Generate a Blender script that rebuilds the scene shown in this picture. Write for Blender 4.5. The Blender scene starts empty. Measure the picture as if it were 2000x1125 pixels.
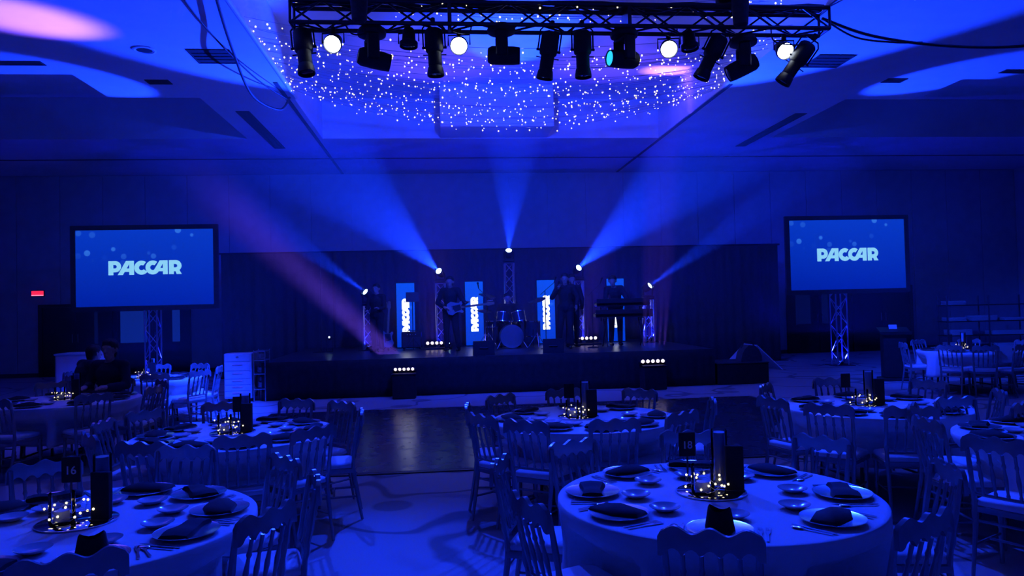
import bpy, math, random
from mathutils import Vector, Matrix, Euler
random.seed(7)
PI = math.pi
S = bpy.context.scene
C = S.collection

# ------------------------------------------------------------------ camera
def rad(d): return math.radians(d)
yaw, pit, rol = rad(5.5), rad(1.32), rad(1.4)
fwd = Vector((math.sin(yaw)*math.cos(pit), math.cos(yaw)*math.cos(pit), math.sin(pit)))
rgt0 = Vector((math.cos(yaw), -math.sin(yaw), 0)); up0 = rgt0.cross(fwd)
rgt = rgt0*math.cos(rol) - up0*math.sin(rol); up = rgt.cross(fwd)
cd = bpy.data.cameras.new('camera'); cam = bpy.data.objects.new('camera', cd); C.objects.link(cam)
cd.sensor_fit = 'HORIZONTAL'; cd.sensor_width = 36.0; cd.lens = 36.0*1450/2000; cd.clip_start = .05; cd.clip_end = 200
M4 = Matrix((rgt, up, -fwd)).transposed().to_4x4(); M4.translation = Vector((0, 0, 1.8)); cam.matrix_world = M4
S.camera = cam

# ------------------------------------------------------------------ world, exposure
w = bpy.data.worlds.new('world'); S.world = w; w.use_nodes = True
w.node_tree.nodes['Background'].inputs[0].default_value = (0, 0, 0, 1)
w.node_tree.nodes['Background'].inputs[1].default_value = 0.0
S.view_settings.view_transform = 'Standard'; S.view_settings.look = 'None'
S.view_settings.exposure = 0.3; S.view_settings.gamma = 1.0; S.view_settings.use_curve_mapping = False
try:
    S.cycles.max_bounces = 5; S.cycles.diffuse_bounces = 3; S.cycles.glossy_bounces = 2; S.cycles.use_adaptive_sampling = True; S.cycles.adaptive_threshold = .1; S.cycles.adaptive_min_samples = 20
    S.cycles.transmission_bounces = 4; S.cycles.transparent_max_bounces = 8; S.cycles.volume_bounces = 0
    S.cycles.caustics_reflective = False; S.cycles.caustics_refractive = False
    S.cycles.sample_clamp_indirect = 4.0
except Exception: pass

BLUE = (0.005, 0.034, 1.0)
DEEP = (0.006, 0.010, 1.0)
PURP = (0.19, 0.075, 1.0)
def spot(name, loc, target, power, angle, blend, color, radius=.05):
    d = bpy.data.lights.new(name, 'SPOT'); d.energy = power; d.spot_size = rad(angle); d.spot_blend = blend
    d.color = color; d.shadow_soft_size = radius
    o = bpy.data.objects.new(name, d); C.objects.link(o); o.location = loc
    o.rotation_euler = (Vector(target)-Vector(loc)).to_track_quat('-Z', 'Y').to_euler()
    return o

# the four lit par cans on the truss, turned to the audience
PARS = [((-1.38, 10.2, 5.42), (-2.6, 3.2, .7)), ((.33, 10.2, 5.41), (-.6, 2.6, .7)), ((3.30, 10.2, 5.39), (2.2, 2.8, .7)), ((5.01, 10.2, 5.38), (5.0, 3.4, .7))]
PAR_W, PAR_A = 1300, 60
# the five moving heads on the stage towers, throwing beams up through the haze
HEADS = [((-1.87, 18.5, 2.21), (-6.4, 13.8, 6.0), 9000, 14), ((-.05, 18.5, 2.69), (-3.6, 11.6, 6.0), 14000, 26), ((1.73, 18.5, 3.17), (1.60, 14.3, 7.0), 7000, 25),
         ((3.50, 18.5, 2.70), (6.35, 11.2, 6.0), 17000, 25), ((5.35, 18.5, 2.21), (9.8, 13.4, 6.0), 9500, 14)]
# the four five-cell bars: position, aim, width between cells, power of one cell, cone
BARS = [((-.76, 15.0, .56), (-5.7, 11.0, 6.0), .085, 4200, 11), ((-.12, 18.2, .91), (.0, 15.5, 7.0), .11, 170, 34),
        ((3.58, 18.2, .92), (3.7, 15.5, 7.0), .11, 170, 34), ((4.32, 15.0, .56), (5.2, 16.2, 7.0), .105, 5600, 7)]
# truss beams: two at profile spots, the last a wash added to brighten the far wall
WORK = [((-1.72, 10.32, 4.90), (-4.5, 13.5, .6), 6500, 36), ((4.86, 10.3, 4.86), (11.6, 15.2, .8), 3200, 44), ((.92, 10.35, 5.05), (1.7, 23.0, 4.2), 2600, 110)]

# ------------------------------------------------------------------ materials
MATS = {}
def mat(name, col, rough=.6, metal=0., spec=.5, var=0., vscale=8., bump=0., bscale=60., emit=None, es=0., trans=0., ior=1.45, sheen=0.):
    if name in MATS: return MATS[name]
    m = bpy.data.materials.new(name); m.use_nodes = True; nt = m.node_tree; b = nt.nodes['Principled BSDF']
    b.inputs['Base Color'].default_value = (*col, 1); b.inputs['Roughness'].default_value = rough
    b.inputs['Metallic'].default_value = metal; b.inputs['Specular IOR Level'].default_value = spec
    b.inputs['Transmission Weight'].default_value = trans; b.inputs['IOR'].default_value = ior
    if sheen: b.inputs['Sheen Weight'].default_value = sheen
    tc = nt.nodes.new('ShaderNodeTexCoord')
    if var:
        n = nt.nodes.new('ShaderNodeTexNoise'); n.inputs['Scale'].default_value = vscale; n.inputs['Detail'].default_value = 4
        nt.links.new(tc.outputs['Object'], n.inputs['Vector'])
        r = nt.nodes.new('ShaderNodeMapRange'); r.inputs['From Min'].default_value = .3; r.inputs['From Max'].default_value = .7
        r.inputs['To Min'].default_value = 1-var; r.inputs['To Max'].default_value = 1+var
        nt.links.new(n.outputs['Fac'], r.inputs['Value'])
        x = nt.nodes.new('ShaderNodeVectorMath'); x.operation = 'SCALE'; x.inputs[0].default_value = col
        nt.links.new(r.outputs['Result'], x.inputs['Scale']); nt.links.new(x.outputs['Vector'], b.inputs['Base Color'])
    if bump:
        n2 = nt.nodes.new('ShaderNodeTexNoise'); n2.inputs['Scale'].default_value = bscale
        nt.links.new(tc.outputs['Object'], n2.inputs['Vector'])
        bp = nt.nodes.new('ShaderNodeBump'); bp.inputs['Strength'].default_value = bump; bp.inputs['Distance'].default_value = .01
        nt.links.new(n2.outputs['Fac'], bp.inputs['Height']); nt.links.new(bp.outputs['Normal'], b.inputs['Normal'])
    if emit:
        b.inputs['Emission Color'].default_value = (*emit, 1); b.inputs['Emission Strength'].default_value = es
    MATS[name] = m
    return m
def emat(name, col, s, sample=False):
    m = mat(name, (.02, .02, .02), .5, emit=col, es=s)
    if not sample: m.cycles.emission_sampling = 'NONE'
    return m
def nodes(m):
    return m.node_tree, m.node_tree.nodes['Principled BSDF']

ceil_m = mat('ceiling_paint', (.82, .82, .84), .85, var=.04, vscale=2)
wall_m = mat('wall_panel_fabric', (.50, .50, .54), .9, var=.08, vscale=3, bump=.15, bscale=200)
side_m = mat('side_wall_paint', (.62, .62, .66), .9, var=.06, vscale=2)
track_m = mat('track_grey', (.06, .06, .07), .6, var=.1)
vent_m = mat('vent_black', (.03, .03, .035), .7, var=.1)
drape_m = mat('black_drape', (.055, .055, .064), .95, var=.2, vscale=20, sheen=.15)
deck_m = mat('stage_deck', (.05, .05, .055), .35, var=.2, vscale=5)
skirt_m = mat('stage_skirt', (.022, .022, .026), .9, var=.2, vscale=12)
black_m = mat('black_plastic', (.022, .022, .026), .45, var=.15)
matte_m = mat('black_powdercoat', (.016, .016, .02), .6, var=.15)
alu_m = mat('aluminium', (.75, .75, .78), .28, metal=1., var=.06, vscale=30)
dalu_m = mat('dark_aluminium', (.06, .06, .075), .4, metal=.8, var=.1)
steel_m = mat('chrome', (.85, .85, .87), .15, metal=1., var=.03)
cloth_m = mat('white_tablecloth', (.78, .78, .78), .85, var=.03, vscale=6, bump=.1, bscale=150)
cush_m = mat('white_cushion', (.80, .80, .80), .7, var=.04, bump=.1, bscale=120)
chair_m = mat('silver_chair_lacquer', (.30, .30, .33), .24, metal=.35, spec=.8, var=.12, vscale=12)
china_m = mat('white_china', (.55, .55, .56), .15, var=.02)
rim_m = mat('silver_rim', (.85, .85, .85), .2, metal=1., var=.02)
charger_m = mat('charger_silver', (.40, .40, .42), .3, metal=.5, var=.05)
napkin_m = mat('black_napkin', (.016, .016, .02), .9, var=.2, vscale=30, bump=.2, bscale=200)
def thin_glass():
    m = bpy.data.materials.new('clear_glass'); m.use_nodes = True; nt = m.node_tree; nt.nodes.clear()
    o = nt.nodes.new('ShaderNodeOutputMaterial'); mx = nt.nodes.new('ShaderNodeMixShader'); tr = nt.nodes.new('ShaderNodeBsdfTransparent'); gl = nt.nodes.new('ShaderNodeBsdfGlossy')
    tr.inputs['Color'].default_value = (.93, .95, .96, 1); gl.inputs['Roughness'].default_value = .03
    lw = nt.nodes.new('ShaderNodeLayerWeight'); lw.inputs['Blend'].default_value = .25
    nt.links.new(lw.outputs['Fresnel'], mx.inputs['Fac']); nt.links.new(tr.outputs[0], mx.inputs[1]); nt.links.new(gl.outputs[0], mx.inputs[2]); nt.links.new(mx.outputs[0], o.inputs['Surface'])
    return m
glass_m = thin_glass()
frost_m = mat('frosted_glass', (.55, .57, .60), .3, var=.05)
mirror_m = mat('mirror', (.8, .8, .8), .05, metal=1., var=.02)
wire_m = mat('wire_silver', (.6, .6, .62), .35, metal=.9, var=.05)
cable_m = mat('black_cable', (.015, .015, .018), .6, var=.1)
wood_m = mat('dark_door_wood', (.022, .020, .020), .5, var=.25, vscale=10)
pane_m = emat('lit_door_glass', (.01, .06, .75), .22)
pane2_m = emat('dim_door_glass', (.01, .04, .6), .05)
bulb_m = emat('fairy_bulb', (1., .84, .52), 1.7)
bulb2_m = emat('table_fairy_bulb', (1., .84, .48), 1.8)
parlens_m = emat('lit_par_lens', (.75, .85, 1.), 14.)
headlens_m = emat('lit_head_lens', (.45, .85, 1.), 10.)
barlens_m = emat('lit_bar_lens', (1., .80, .95), 2.0)
cyan_m = emat('cyan_lens', (.02, .5, 1.), 1.2)
exit_m = emat('exit_red', (1., .02, .08), 1.0)
exit2_m = emat('exit_strip', (1., .25, .45), 1.2)
lens_m = mat('dark_lens', (.02, .02, .03), .08, var=.05)
skin_m = mat('skin', (.45, .30, .24), .55, var=.06)
suit_m = mat('dark_suit', (.02, .02, .025), .85, var=.2, vscale=15)
shirt_m = mat('dark_shirt', (.03, .03, .04), .85, var=.2, vscale=15)
hair_m = mat('dark_hair', (.02, .016, .014), .6, var=.3, vscale=40)
shoe_m = mat('black_shoe', (.01, .01, .012), .35, var=.1)
guitar_m = mat('white_guitar', (.35, .35, .34), .25, var=.03)
neck_m = mat('maple_neck', (.35, .24, .14), .4, var=.15, vscale=25)
drum_m = mat('drum_shell', (.06, .06, .08), .25, var=.1)
skinh_m = mat('drum_head', (.65, .65, .65), .5, var=.03)
brass_m = mat('cymbal_brass', (.75, .6, .3), .25, metal=1., var=.08, vscale=20)
keyw_m = mat('white_keys', (.7, .7, .7), .35, var=.02)
cab_m = mat('cabinet_grey', (.68, .68, .70), .45, var=.03)
screen_paper = mat('white_board', (.75, .75, .76), .7, var=.03)
ink_m = mat('pale_ink', (.65, .65, .65), .6, var=.02)

def screen_mat(name, c0, c1, h, bk):
    """the picture on a screen: blue with soft pale spots in its upper half"""
    m = bpy.data.materials.new(name); m.use_nodes = True; nt, b = nodes(m)
    b.inputs['Base Color'].default_value = (.02, .02, .03, 1); b.inputs['Roughness'].default_value = .6
    tc = nt.nodes.new('ShaderNodeTexCoord'); sp = nt.nodes.new('ShaderNodeSeparateXYZ'); nt.links.new(tc.outputs['Object'], sp.inputs[0])
    mr = nt.nodes.new('ShaderNodeMapRange'); mr.inputs['From Min'].default_value = -h/2; mr.inputs['From Max'].default_value = h/2
    nt.links.new(sp.outputs['Z'], mr.inputs['Value'])
    mx = nt.nodes.new('ShaderNodeMix'); mx.data_type = 'RGBA'; mx.inputs['A'].default_value = (*c0, 1); mx.inputs['B'].default_value = (*c1, 1)
    nt.links.new(mr.outputs['Result'], mx.inputs['Factor'])
    vo = nt.nodes.new('ShaderNodeTexVoronoi'); vo.inputs['Scale'].default_value = bk; vo.inputs['Randomness'].default_value = 1.
    nt.links.new(tc.outputs['Object'], vo.inputs['Vector'])
    ms = nt.nodes.new('ShaderNodeMapRange'); ms.inputs['From Min'].default_value = .26; ms.inputs['From Max'].default_value = .20
    ms.inputs['To Min'].default_value = 0; ms.inputs['To Max'].default_value = 1
    nt.links.new(vo.outputs['Distance'], ms.inputs['Value'])
    sc = nt.nodes.new('ShaderNodeSeparateColor'); nt.links.new(vo.outputs['Color'], sc.inputs[0])
    m1 = nt.nodes.new('ShaderNodeMath'); m1.operation = 'MULTIPLY'; nt.links.new(ms.outputs['Result'], m1.inputs[0]); nt.links.new(sc.outputs[0], m1.inputs[1])
    up_ = nt.nodes.new('ShaderNodeMapRange'); up_.inputs['From Min'].default_value = .45; up_.inputs['From Max'].default_value = .95
    nt.links.new(mr.outputs['Result'], up_.inputs['Value'])
    m2 = nt.nodes.new('ShaderNodeMath'); m2.operation = 'MULTIPLY'; nt.links.new(m1.outputs[0], m2.inputs[0]); nt.links.new(up_.outputs['Result'], m2.inputs[1])
    m3 = nt.nodes.new('ShaderNodeMath'); m3.operation = 'MULTIPLY'; nt.links.new(m2.outputs[0], m3.inputs[0]); m3.inputs[1].default_value = 1.3
    m4 = nt.nodes.new('ShaderNodeMix'); m4.data_type = 'RGBA'; m4.inputs['B'].default_value = (.05, .28, 1., 1)
    nt.links.new(m3.outputs[0], m4.inputs['Factor']); nt.links.new(mx.outputs['Result'], m4.inputs['A'])
    nt.links.new(m4.outputs['Result'], b.inputs['Emission Color']); b.inputs['Emission Strength'].default_value = .76
    return m
proj_m = screen_mat('projected_picture', (.0, .016, .42), (.002, .045, .62), 1.82, 3.2)
led_m = screen_mat('led_picture', (.0, .045, .72), (.002, .085, .85), 1.6, 4.5)
logo_m = emat('logo_on_screen', (.28, .70, 1.), .80)
logow_m = emat('logo_on_led', (.95, 1., 1.), 1.8)

def carpet():
    m = bpy.data.materials.new('patterned_carpet'); m.use_nodes = True; nt, b = nodes(m); b.inputs['Roughness'].default_value = .95
    tc = nt.nodes.new('ShaderNodeTexCoord')
    n = nt.nodes.new('ShaderNodeTexNoise'); n.inputs['Scale'].default_value = .55; n.inputs['Detail'].default_value = 1.5
    nt.links.new(tc.outputs['Object'], n.inputs['Vector'])
    ab = nt.nodes.new('ShaderNodeMath'); ab.operation = 'SUBTRACT'; ab.inputs[1].default_value = .5; nt.links.new(n.outputs['Fac'], ab.inputs[0])
    aa = nt.nodes.new('ShaderNodeMath'); aa.operation = 'ABSOLUTE'; nt.links.new(ab.outputs[0], aa.inputs[0])
    mr = nt.nodes.new('ShaderNodeMapRange'); mr.inputs['From Min'].default_value = .006; mr.inputs['From Max'].default_value = .016
    mr.inputs['To Min'].default_value = .45; mr.inputs['To Max'].default_value = 1.; nt.links.new(aa.outputs[0], mr.inputs['Value'])
    v = nt.nodes.new('ShaderNodeTexVoronoi'); v.inputs['Scale'].default_value = .9; nt.links.new(tc.outputs['Object'], v.inputs['Vector'])
    m2 = nt.nodes.new('ShaderNodeMapRange'); m2.inputs['From Min'].default_value = .17; m2.inputs['From Max'].default_value = .20
    m2.inputs['To Min'].default_value = .55; m2.inputs['To Max'].default_value = 1.; nt.links.new(v.outputs['Distance'], m2.inputs['Value'])
    n2 = nt.nodes.new('ShaderNodeTexNoise'); n2.inputs['Scale'].default_value = 90; nt.links.new(tc.outputs['Object'], n2.inputs['Vector'])
    m3 = nt.nodes.new('ShaderNodeMapRange'); m3.inputs['To Min'].default_value = .85; m3.inputs['To Max'].default_value = 1.15; nt.links.new(n2.outputs['Fac'], m3.inputs['Value'])
    p = nt.nodes.new('ShaderNodeMath'); p.operation = 'MULTIPLY'; nt.links.new(mr.outputs['Result'], p.inputs[0]); nt.links.new(m2.outputs['Result'], p.inputs[1])
    q = nt.nodes.new('ShaderNodeMath'); q.operation = 'MULTIPLY'; nt.links.new(p.outputs[0], q.inputs[0]); nt.links.new(m3.outputs['Result'], q.inputs[1])
    x = nt.nodes.new('ShaderNodeVectorMath'); x.operation = 'SCALE'; x.inputs[0].default_value = (.42, .42, .44); nt.links.new(q.outputs[0], x.inputs['Scale'])
    nt.links.new(x.outputs['Vector'], b.inputs['Base Color'])
    bp = nt.nodes.new('ShaderNodeBump'); bp.inputs['Strength'].default_value = .3; bp.inputs['Distance'].default_value = .005
    nt.links.new(n2.outputs['Fac'], bp.inputs['Height']); nt.links.new(bp.outputs['Normal'], b.inputs['Normal'])
    return m
carpet_m = carpet()
def parquet():
    m = bpy.data.materials.new('dance_floor_parquet'); m.use_nodes = True; nt, b = nodes(m)
    tc = nt.nodes.new('ShaderNodeTexCoord'); br = nt.nodes.new('ShaderNodeTexBrick')
    br.inputs['Scale'].default_value = 1.; br.inputs['Brick Width'].default_value = .914; br.inputs['Row Height'].default_value = .914; br.offset = 0.
    br.inputs['Mortar Size'].default_value = .004
    br.inputs['Color1'].default_value = (.040, .042, .055, 1); br.inputs['Color2'].default_value = (.055, .058, .075, 1); br.inputs['Mortar'].default_value = (.03, .03, .03, 1)
    nt.links.new(tc.outputs['Object'], br.inputs['Vector']); nt.links.new(br.outputs['Color'], b.inputs['Base Color'])
    b.inputs['Roughness'].default_value = .22
    n = nt.nodes.new('ShaderNodeTexNoise'); n.inputs['Scale'].default_value = 5; nt.links.new(tc.outputs['Object'], n.inputs['Vector'])
    mr = nt.nodes.new('ShaderNodeMapRange'); mr.inputs['To Min'].default_value = .18; mr.inputs['To Max'].default_value = .34
    nt.links.new(n.outputs['Fac'], mr.inputs['Value']); nt.links.new(mr.outputs['Result'], b.inputs['Roughness'])
    return m
parquet_m = parquet()

# ------------------------------------------------------------------ mesh helpers
class MB:
    def __init__(s): s.v = []; s.f = []
    def add(s, vs, fs):
        k = len(s.v); s.v += [tuple(v) for v in vs]; s.f += [tuple(i+k for i in f) for f in fs]; return s
    def box(s, c, d, rot=None):
        x, y, z = d[0]/2, d[1]/2, d[2]/2
        vs = [Vector(p) for p in ((-x,-y,-z),(x,-y,-z),(x,y,-z),(-x,y,-z),(-x,-y,z),(x,-y,z),(x,y,z),(-x,y,z))]
        if rot is not None:
            R = Euler(rot).to_matrix(); vs = [R @ p for p in vs]
        c = Vector(c)
        return s.add([p+c for p in vs], [(0,3,2,1),(4,5,6,7),(0,1,5,4),(1,2,6,5),(2,3,7,6),(3,0,4,7)])
    def bb(s, x0, x1, y0, y1, z0, z1):
        return s.box(((x0+x1)/2, (y0+y1)/2, (z0+z1)/2), (abs(x1-x0), abs(y1-y0), abs(z1-z0)))
    def rbox(s, c, d, r=.01, rot=None):
        """box with chamfered vertical and horizontal edges"""
        x, y, z = d[0]/2, d[1]/2, d[2]/2; r = min(r, x*.9, y*.9, z*.9)
        prof = [(-z, r), (-z+r, 0), (z-r, 0), (z, r)]
        rings = []
        for zz, i in prof:
            a, b = x-i, y-i; k = r
            rings.append([(-a+k,-b,zz),(a-k,-b,zz),(a,-b+k,zz),(a,b-k,zz),(a-k,b,zz),(-a+k,b,zz),(-a,b-k,zz),(-a,-b+k,zz)])
        vs = [Vector(p) for g in rings for p in g]; fs = [tuple(range(7,-1,-1)), tuple(range(24,32))]
        for j in range(3):
            for i in range(8): fs.append((j*8+i, j*8+(i+1) % 8, (j+1)*8+(i+1) % 8, (j+1)*8+i))
        if rot is not None:
            R = Euler(rot).to_matrix(); vs = [R @ p for p in vs]
        c = Vector(c); return s.add([p+c for p in vs], fs)
    def frame_axes(s, d):
        d = d.normalized(); a = Vector((0,0,1)) if abs(d.z) < .95 else Vector((1,0,0))
        u = d.cross(a).normalized(); return u, d.cross(u)
    def tube(s, pts, r, n=8, caps=True):
        pts = [Vector(p) for p in pts]; rs = r if isinstance(r, (list, tuple)) else [r]*len(pts)
        vs = []; u = None
        for i, p in enumerate(pts):
            d = (pts[min(i+1, len(pts)-1)]-pts[max(i-1, 0)])
            if d.length < 1e-9: d = Vector((0,0,1))
            d.normalize()
            if u is None: u, w_ = s.frame_axes(d)
            else:
                u = (u-d*u.dot(d)); u = u.normalized() if u.length > 1e-6 else s.frame_axes(d)[0]
                w_ = d.cross(u)
            for k in range(n):
                a = 2*PI*k/n; vs.append(p+(u*math.cos(a)+w_*math.sin(a))*rs[i])
        fs = []
        for i in range(len(pts)-1):
            for k in range(n): fs.append((i*n+k, i*n+(k+1) % n, (i+1)*n+(k+1) % n, (i+1)*n+k))
        if caps: fs.append(tuple(range(n-1,-1,-1))); fs.append(tuple((len(pts)-1)*n+k for k in range(n)))
        return s.add(vs, fs)
    def lathe(s, prof, n=24, c=(0,0,0), axis=None):
        """prof: (r, z) list; axis: direction of z"""
        R = Vector(axis).to_track_quat('Z','Y').to_matrix() if axis is not None else None
        vs = []
        for r, z in prof:
            for k in range(n):
                a = 2*PI*k/n; p = Vector((max(r, 1e-5)*math.cos(a), max(r, 1e-5)*math.sin(a), z))
                if R: p = R @ p
                vs.append(p+Vector(c))
        fs = []
        for i in range(len(prof)-1):
            for k in range(n): fs.append((i*n+k, i*n+(k+1) % n, (i+1)*n+(k+1) % n, (i+1)*n+k))
        fs.append(tuple(range(n-1,-1,-1))); fs.append(tuple((len(prof)-1)*n+k for k in range(n)))
        return s.add(vs, fs)
    def ball(s, c, r, n=12, m=8):
        r = Vector((r, r, r)) if not isinstance(r, (tuple, list, Vector)) else Vector(r)
        vs = [Vector(c)+Vector((0,0,-r.z))]
        for i in range(1, m):
            t = -PI/2+PI*i/m
            for k in range(n):
                a = 2*PI*k/n; vs.append(Vector(c)+Vector((r.x*math.cos(t)*math.cos(a), r.y*math.cos(t)*math.sin(a), r.z*math.sin(t))))
        vs.append(Vector(c)+Vector((0,0,r.z))); fs = []; L = len(vs)-1
        for k in range(n): fs.append((0, 1+(k+1) % n, 1+k)); fs.append((L, L-n+k, L-n+(k+1) % n))
        for i in range(m-2):
            for k in range(n): fs.append((1+i*n+k, 1+i*n+(k+1) % n, 1+(i+1)*n+(k+1) % n, 1+(i+1)*n+k))
        return s.add(vs, fs)
    def capsule(s, p, q, r1, r2, n=12):
        p, q = Vector(p), Vector(q); d = q-p; L = d.length
        if L < 1e-6: return s.ball(p, r1, n)
        d /= L; pts, rs = [], []
        for t in (-.98, -.8, -.45): pts.append(p+d*r1*t); rs.append(r1*math.sqrt(1-t*t))
        pts.append(p); rs.append(r1); pts.append(q); rs.append(r2)
        for t in (.45, .8, .98): pts.append(q+d*r2*t); rs.append(r2*math.sqrt(1-t*t))
        return s.tube(pts, rs, n)
    def prism(s, poly, h, plane='xz'):
        """poly: 2d outline, counter-clockwise; extruded h along the third axis"""
        n = len(poly)
        mk = {'xz': lambda a, b, t: (a, t, b), 'xy': lambda a, b, t: (a, b, t), 'yz': lambda a, b, t: (t, a, b)}[plane]
        vs = [mk(a, b, 0) for a, b in poly]+[mk(a, b, h) for a, b in poly]
        fs = [tuple(range(n)), tuple(range(2*n-1, n-1, -1))]+[(i, i+n, (i+1) % n+n, (i+1) % n) for i in range(n)]
        return s.add(vs, fs)
    def mesh(s, name, smooth=None):
        me = bpy.data.meshes.new(name); me.from_pydata(s.v, [], s.f); me.update()
        if smooth is not None:
            me.shade_smooth()
            if smooth > 0: me.set_sharp_from_angle(angle=rad(smooth))
        return me

def obj(name, mb, m, parent=None, loc=None, rot=None, smooth=40):
    me = mb.mesh(name, smooth) if isinstance(mb, MB) else mb
    if not me.materials: me.materials.append(m)
    o = bpy.data.objects.new(name, me); C.objects.link(o)
    if parent is not None: o.parent = parent
    if loc is not None: o.location = loc
    if rot is not None: o.rotation_euler = rot
    return o
def tag(o, label, cat, group=None, kind=None):
    o['label'] = label; o['category'] = cat
    if group: o['group'] = group
    if kind: o['kind'] = kind
    return o
def thing(name, label, cat, loc=(0,0,0), rotz=0, group=None, rot=None):
    o = bpy.data.objects.new(name, None); C.objects.link(o); o.empty_display_size = .1
    o.location = loc; o.rotation_euler = rot if rot is not None else (0, 0, rotz)
    return tag(o, label, cat, group)
def struct(name, mb, m, parent=None, smooth=30):
    o = obj(name, mb, m, parent, smooth=smooth); o['kind'] = 'structure'; return o
def dup(root, loc, rotz=0, label=None, group=None, rot=None):
    r = root.copy(); C.objects.link(r); r.location = loc; r.rotation_euler = rot if rot is not None else (0, 0, rotz)
    if label: r['label'] = label
    if group: r['group'] = group
    for ch in KIDS[root.name]:
        c = ch.copy(); C.objects.link(c); c.parent = r
        for g in KIDS.get(ch.name, []):
            d = g.copy(); C.objects.link(d); d.parent = c
    return r
KIDS = {}
def proto(root):
    for o in [root]+[x for x in bpy.data.objects if x.parent == root]:
        KIDS[o.name] = [x for x in bpy.data.objects if x.parent == o]
    return root

ORD = ['first', 'second', 'third', 'fourth', 'fifth', 'sixth', 'seventh', 'eighth', 'ninth', 'tenth', 'eleventh', 'twelfth', 'thirteenth', 'fourteenth', 'fifteenth', 'sixteenth']

# ================================================================== the hall
X0, X1, Y0, Y1 = -15.0, 19.5, -5.0, 23.4
struct('floor', MB().bb(X0, X1, Y0, Y1, -.2, 0), carpet_m)
df = obj('dance_floor', MB().bb(-2.9, 5.6, 8.25, 13.25, 0, .015), parquet_m); df['kind'] = 'structure'
edge = MB()
edge.bb(-2.98, 5.68, 8.17, 8.25, 0, .013); edge.bb(-2.98, 5.68, 13.25, 13.33, 0, .013); edge.bb(-2.98, -2.9, 8.25, 13.25, 0, .013); edge.bb(5.6, 5.68, 8.25, 13.25, 0, .013)
obj('floor_edging', edge, dalu_m, df)
# ceiling: a high slab and the lower soffit that frames its recesses
SOF, TOP = 6.0, 7.0
struct('ceiling', MB().bb(X0, X1, Y0, Y1, TOP, TOP+.2), ceil_m)
sof = MB()
for r in ((X0, -6.3, Y0, 13.5), (-6.3, -4.6, Y0, 14.93), (-4.6, -2.8, Y0, Y1), (-2.8, 5.65, 18.5, Y1), (-2.8, 5.65, Y0, 1.0), (5.65, 8.66, Y0, Y1),
          (8.66, 10.25, Y0, 14.93), (10.25, X1, Y0, 13.5), (X0, -4.6, 18.5, Y1), (8.66, X1, 18.5, Y1)):
    sof.bb(*r, SOF, TOP)
struct('ceiling_soffit', sof, ceil_m)
struct('ceiling_bulkhead', MB().bb(.08, 2.76, 17.3, 18.5, SOF+.01, TOP), ceil_m)
# partition tracks let into the soffit
struct('trim_1', MB().bb(5.68, 5.76, 13.9, 23.3, SOF-.012, SOF), track_m)
struct('trim_2', MB().bb(-2.98, -2.90, 13.9, 23.3, SOF-.012, SOF), track_m)
struct('trim_4', MB().tube([(-2.76, 8.0, 6.0), (-2.76, 14.9, 6.0)], .04, 10), cush_m)
struct('trim_3', MB().bb(X0, X1, 20.9, 20.98, SOF-.012, SOF), track_m)
# the far wall: movable partition panels
wb = struct('wall_back', MB().bb(X0, X1, Y1, Y1+.2, 0, SOF), wall_m)
pm = MB().bb(-.606, .606, -.03, 0, .12, SOF-.02).mesh('panel'); pm.materials.append(wall_m)
n = 0; x = X0+.62
while x < X1-.5:
    obj('panel', pm, wall_m, wb, loc=(x, Y1, 0)); x += 1.23
struct('baseboard_back', MB().bb(X0, X1, Y1-.045, Y1, 0, .12), track_m)
struct('wall_left', MB().bb(X0-.2, X0, Y0, Y1, 0, TOP), side_m)
struct('wall_right', MB().bb(X1, X1+.2, Y0, Y1, 0, TOP), side_m)
struct('wall_front', MB().bb(X0, X1, Y0-.2, Y0, 0, TOP), side_m)
# ceiling vents
def vent(x, y, w_, l, label, n_slat=None):
    t = thing('ceiling_vent', label, 'vent', (x, y, SOF), 0, 'air vents in the soffit')
    fr = MB(); f_ = .03
    fr.bb(-w_/2-f_, w_/2+f_, -l/2-f_, -l/2, -.012, 0); fr.bb(-w_/2-f_, w_/2+f_, l/2, l/2+f_, -.012, 0); fr.bb(-w_/2-f_, -w_/2, -l/2, l/2, -.012, 0); fr.bb(w_/2, w_/2+f_, -l/2, l/2, -.012, 0)
    obj('frame', fr, vent_m, t); obj('backing', MB().bb(-w_/2, w_/2, -l/2, l/2, -.004, -.001), vent_m, t)
    if l > w_:
        for k in (-.25, .25): obj('slat', MB().bb(w_*k-.01, w_*k+.01, -l/2, l/2, -.011, -.004), vent_m, t)
    else:
        for k in (-.25, 0, .25): obj('slat', MB().bb(-w_/2, w_/2, l*k-.008, l*k+.008, -.011, -.004), vent_m, t)
vent(-4.05, 17.75, .22, 3.6, 'long dark slot vent on the soffit above the left screen')
vent(8.25, 17.8, .22, 3.4, 'long dark slot vent on the soffit above the right screen')
vent(-3.62, 12.5, .62, .62, 'square dark vent in the blue lit soffit beside the hanging cable')
vent(6.95, 12.5, .62, .62, 'square dark vent in the soffit past the truss end')
vent(-8.2, 12.9, 3.4, .14, 'thin dark slot vent at the upper left of the soffit')
vent(11.9, 13.0, 2.4, .14, 'thin dark slot vent at the upper right of the soffit')
vent(-5.0, 13.9, .35, .2, 'small dark vent in the bright blue soffit patch')
vent(8.9, 13.6, .35, .2, 'small dark vent in the bright soffit strip over the lectern')
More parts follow.
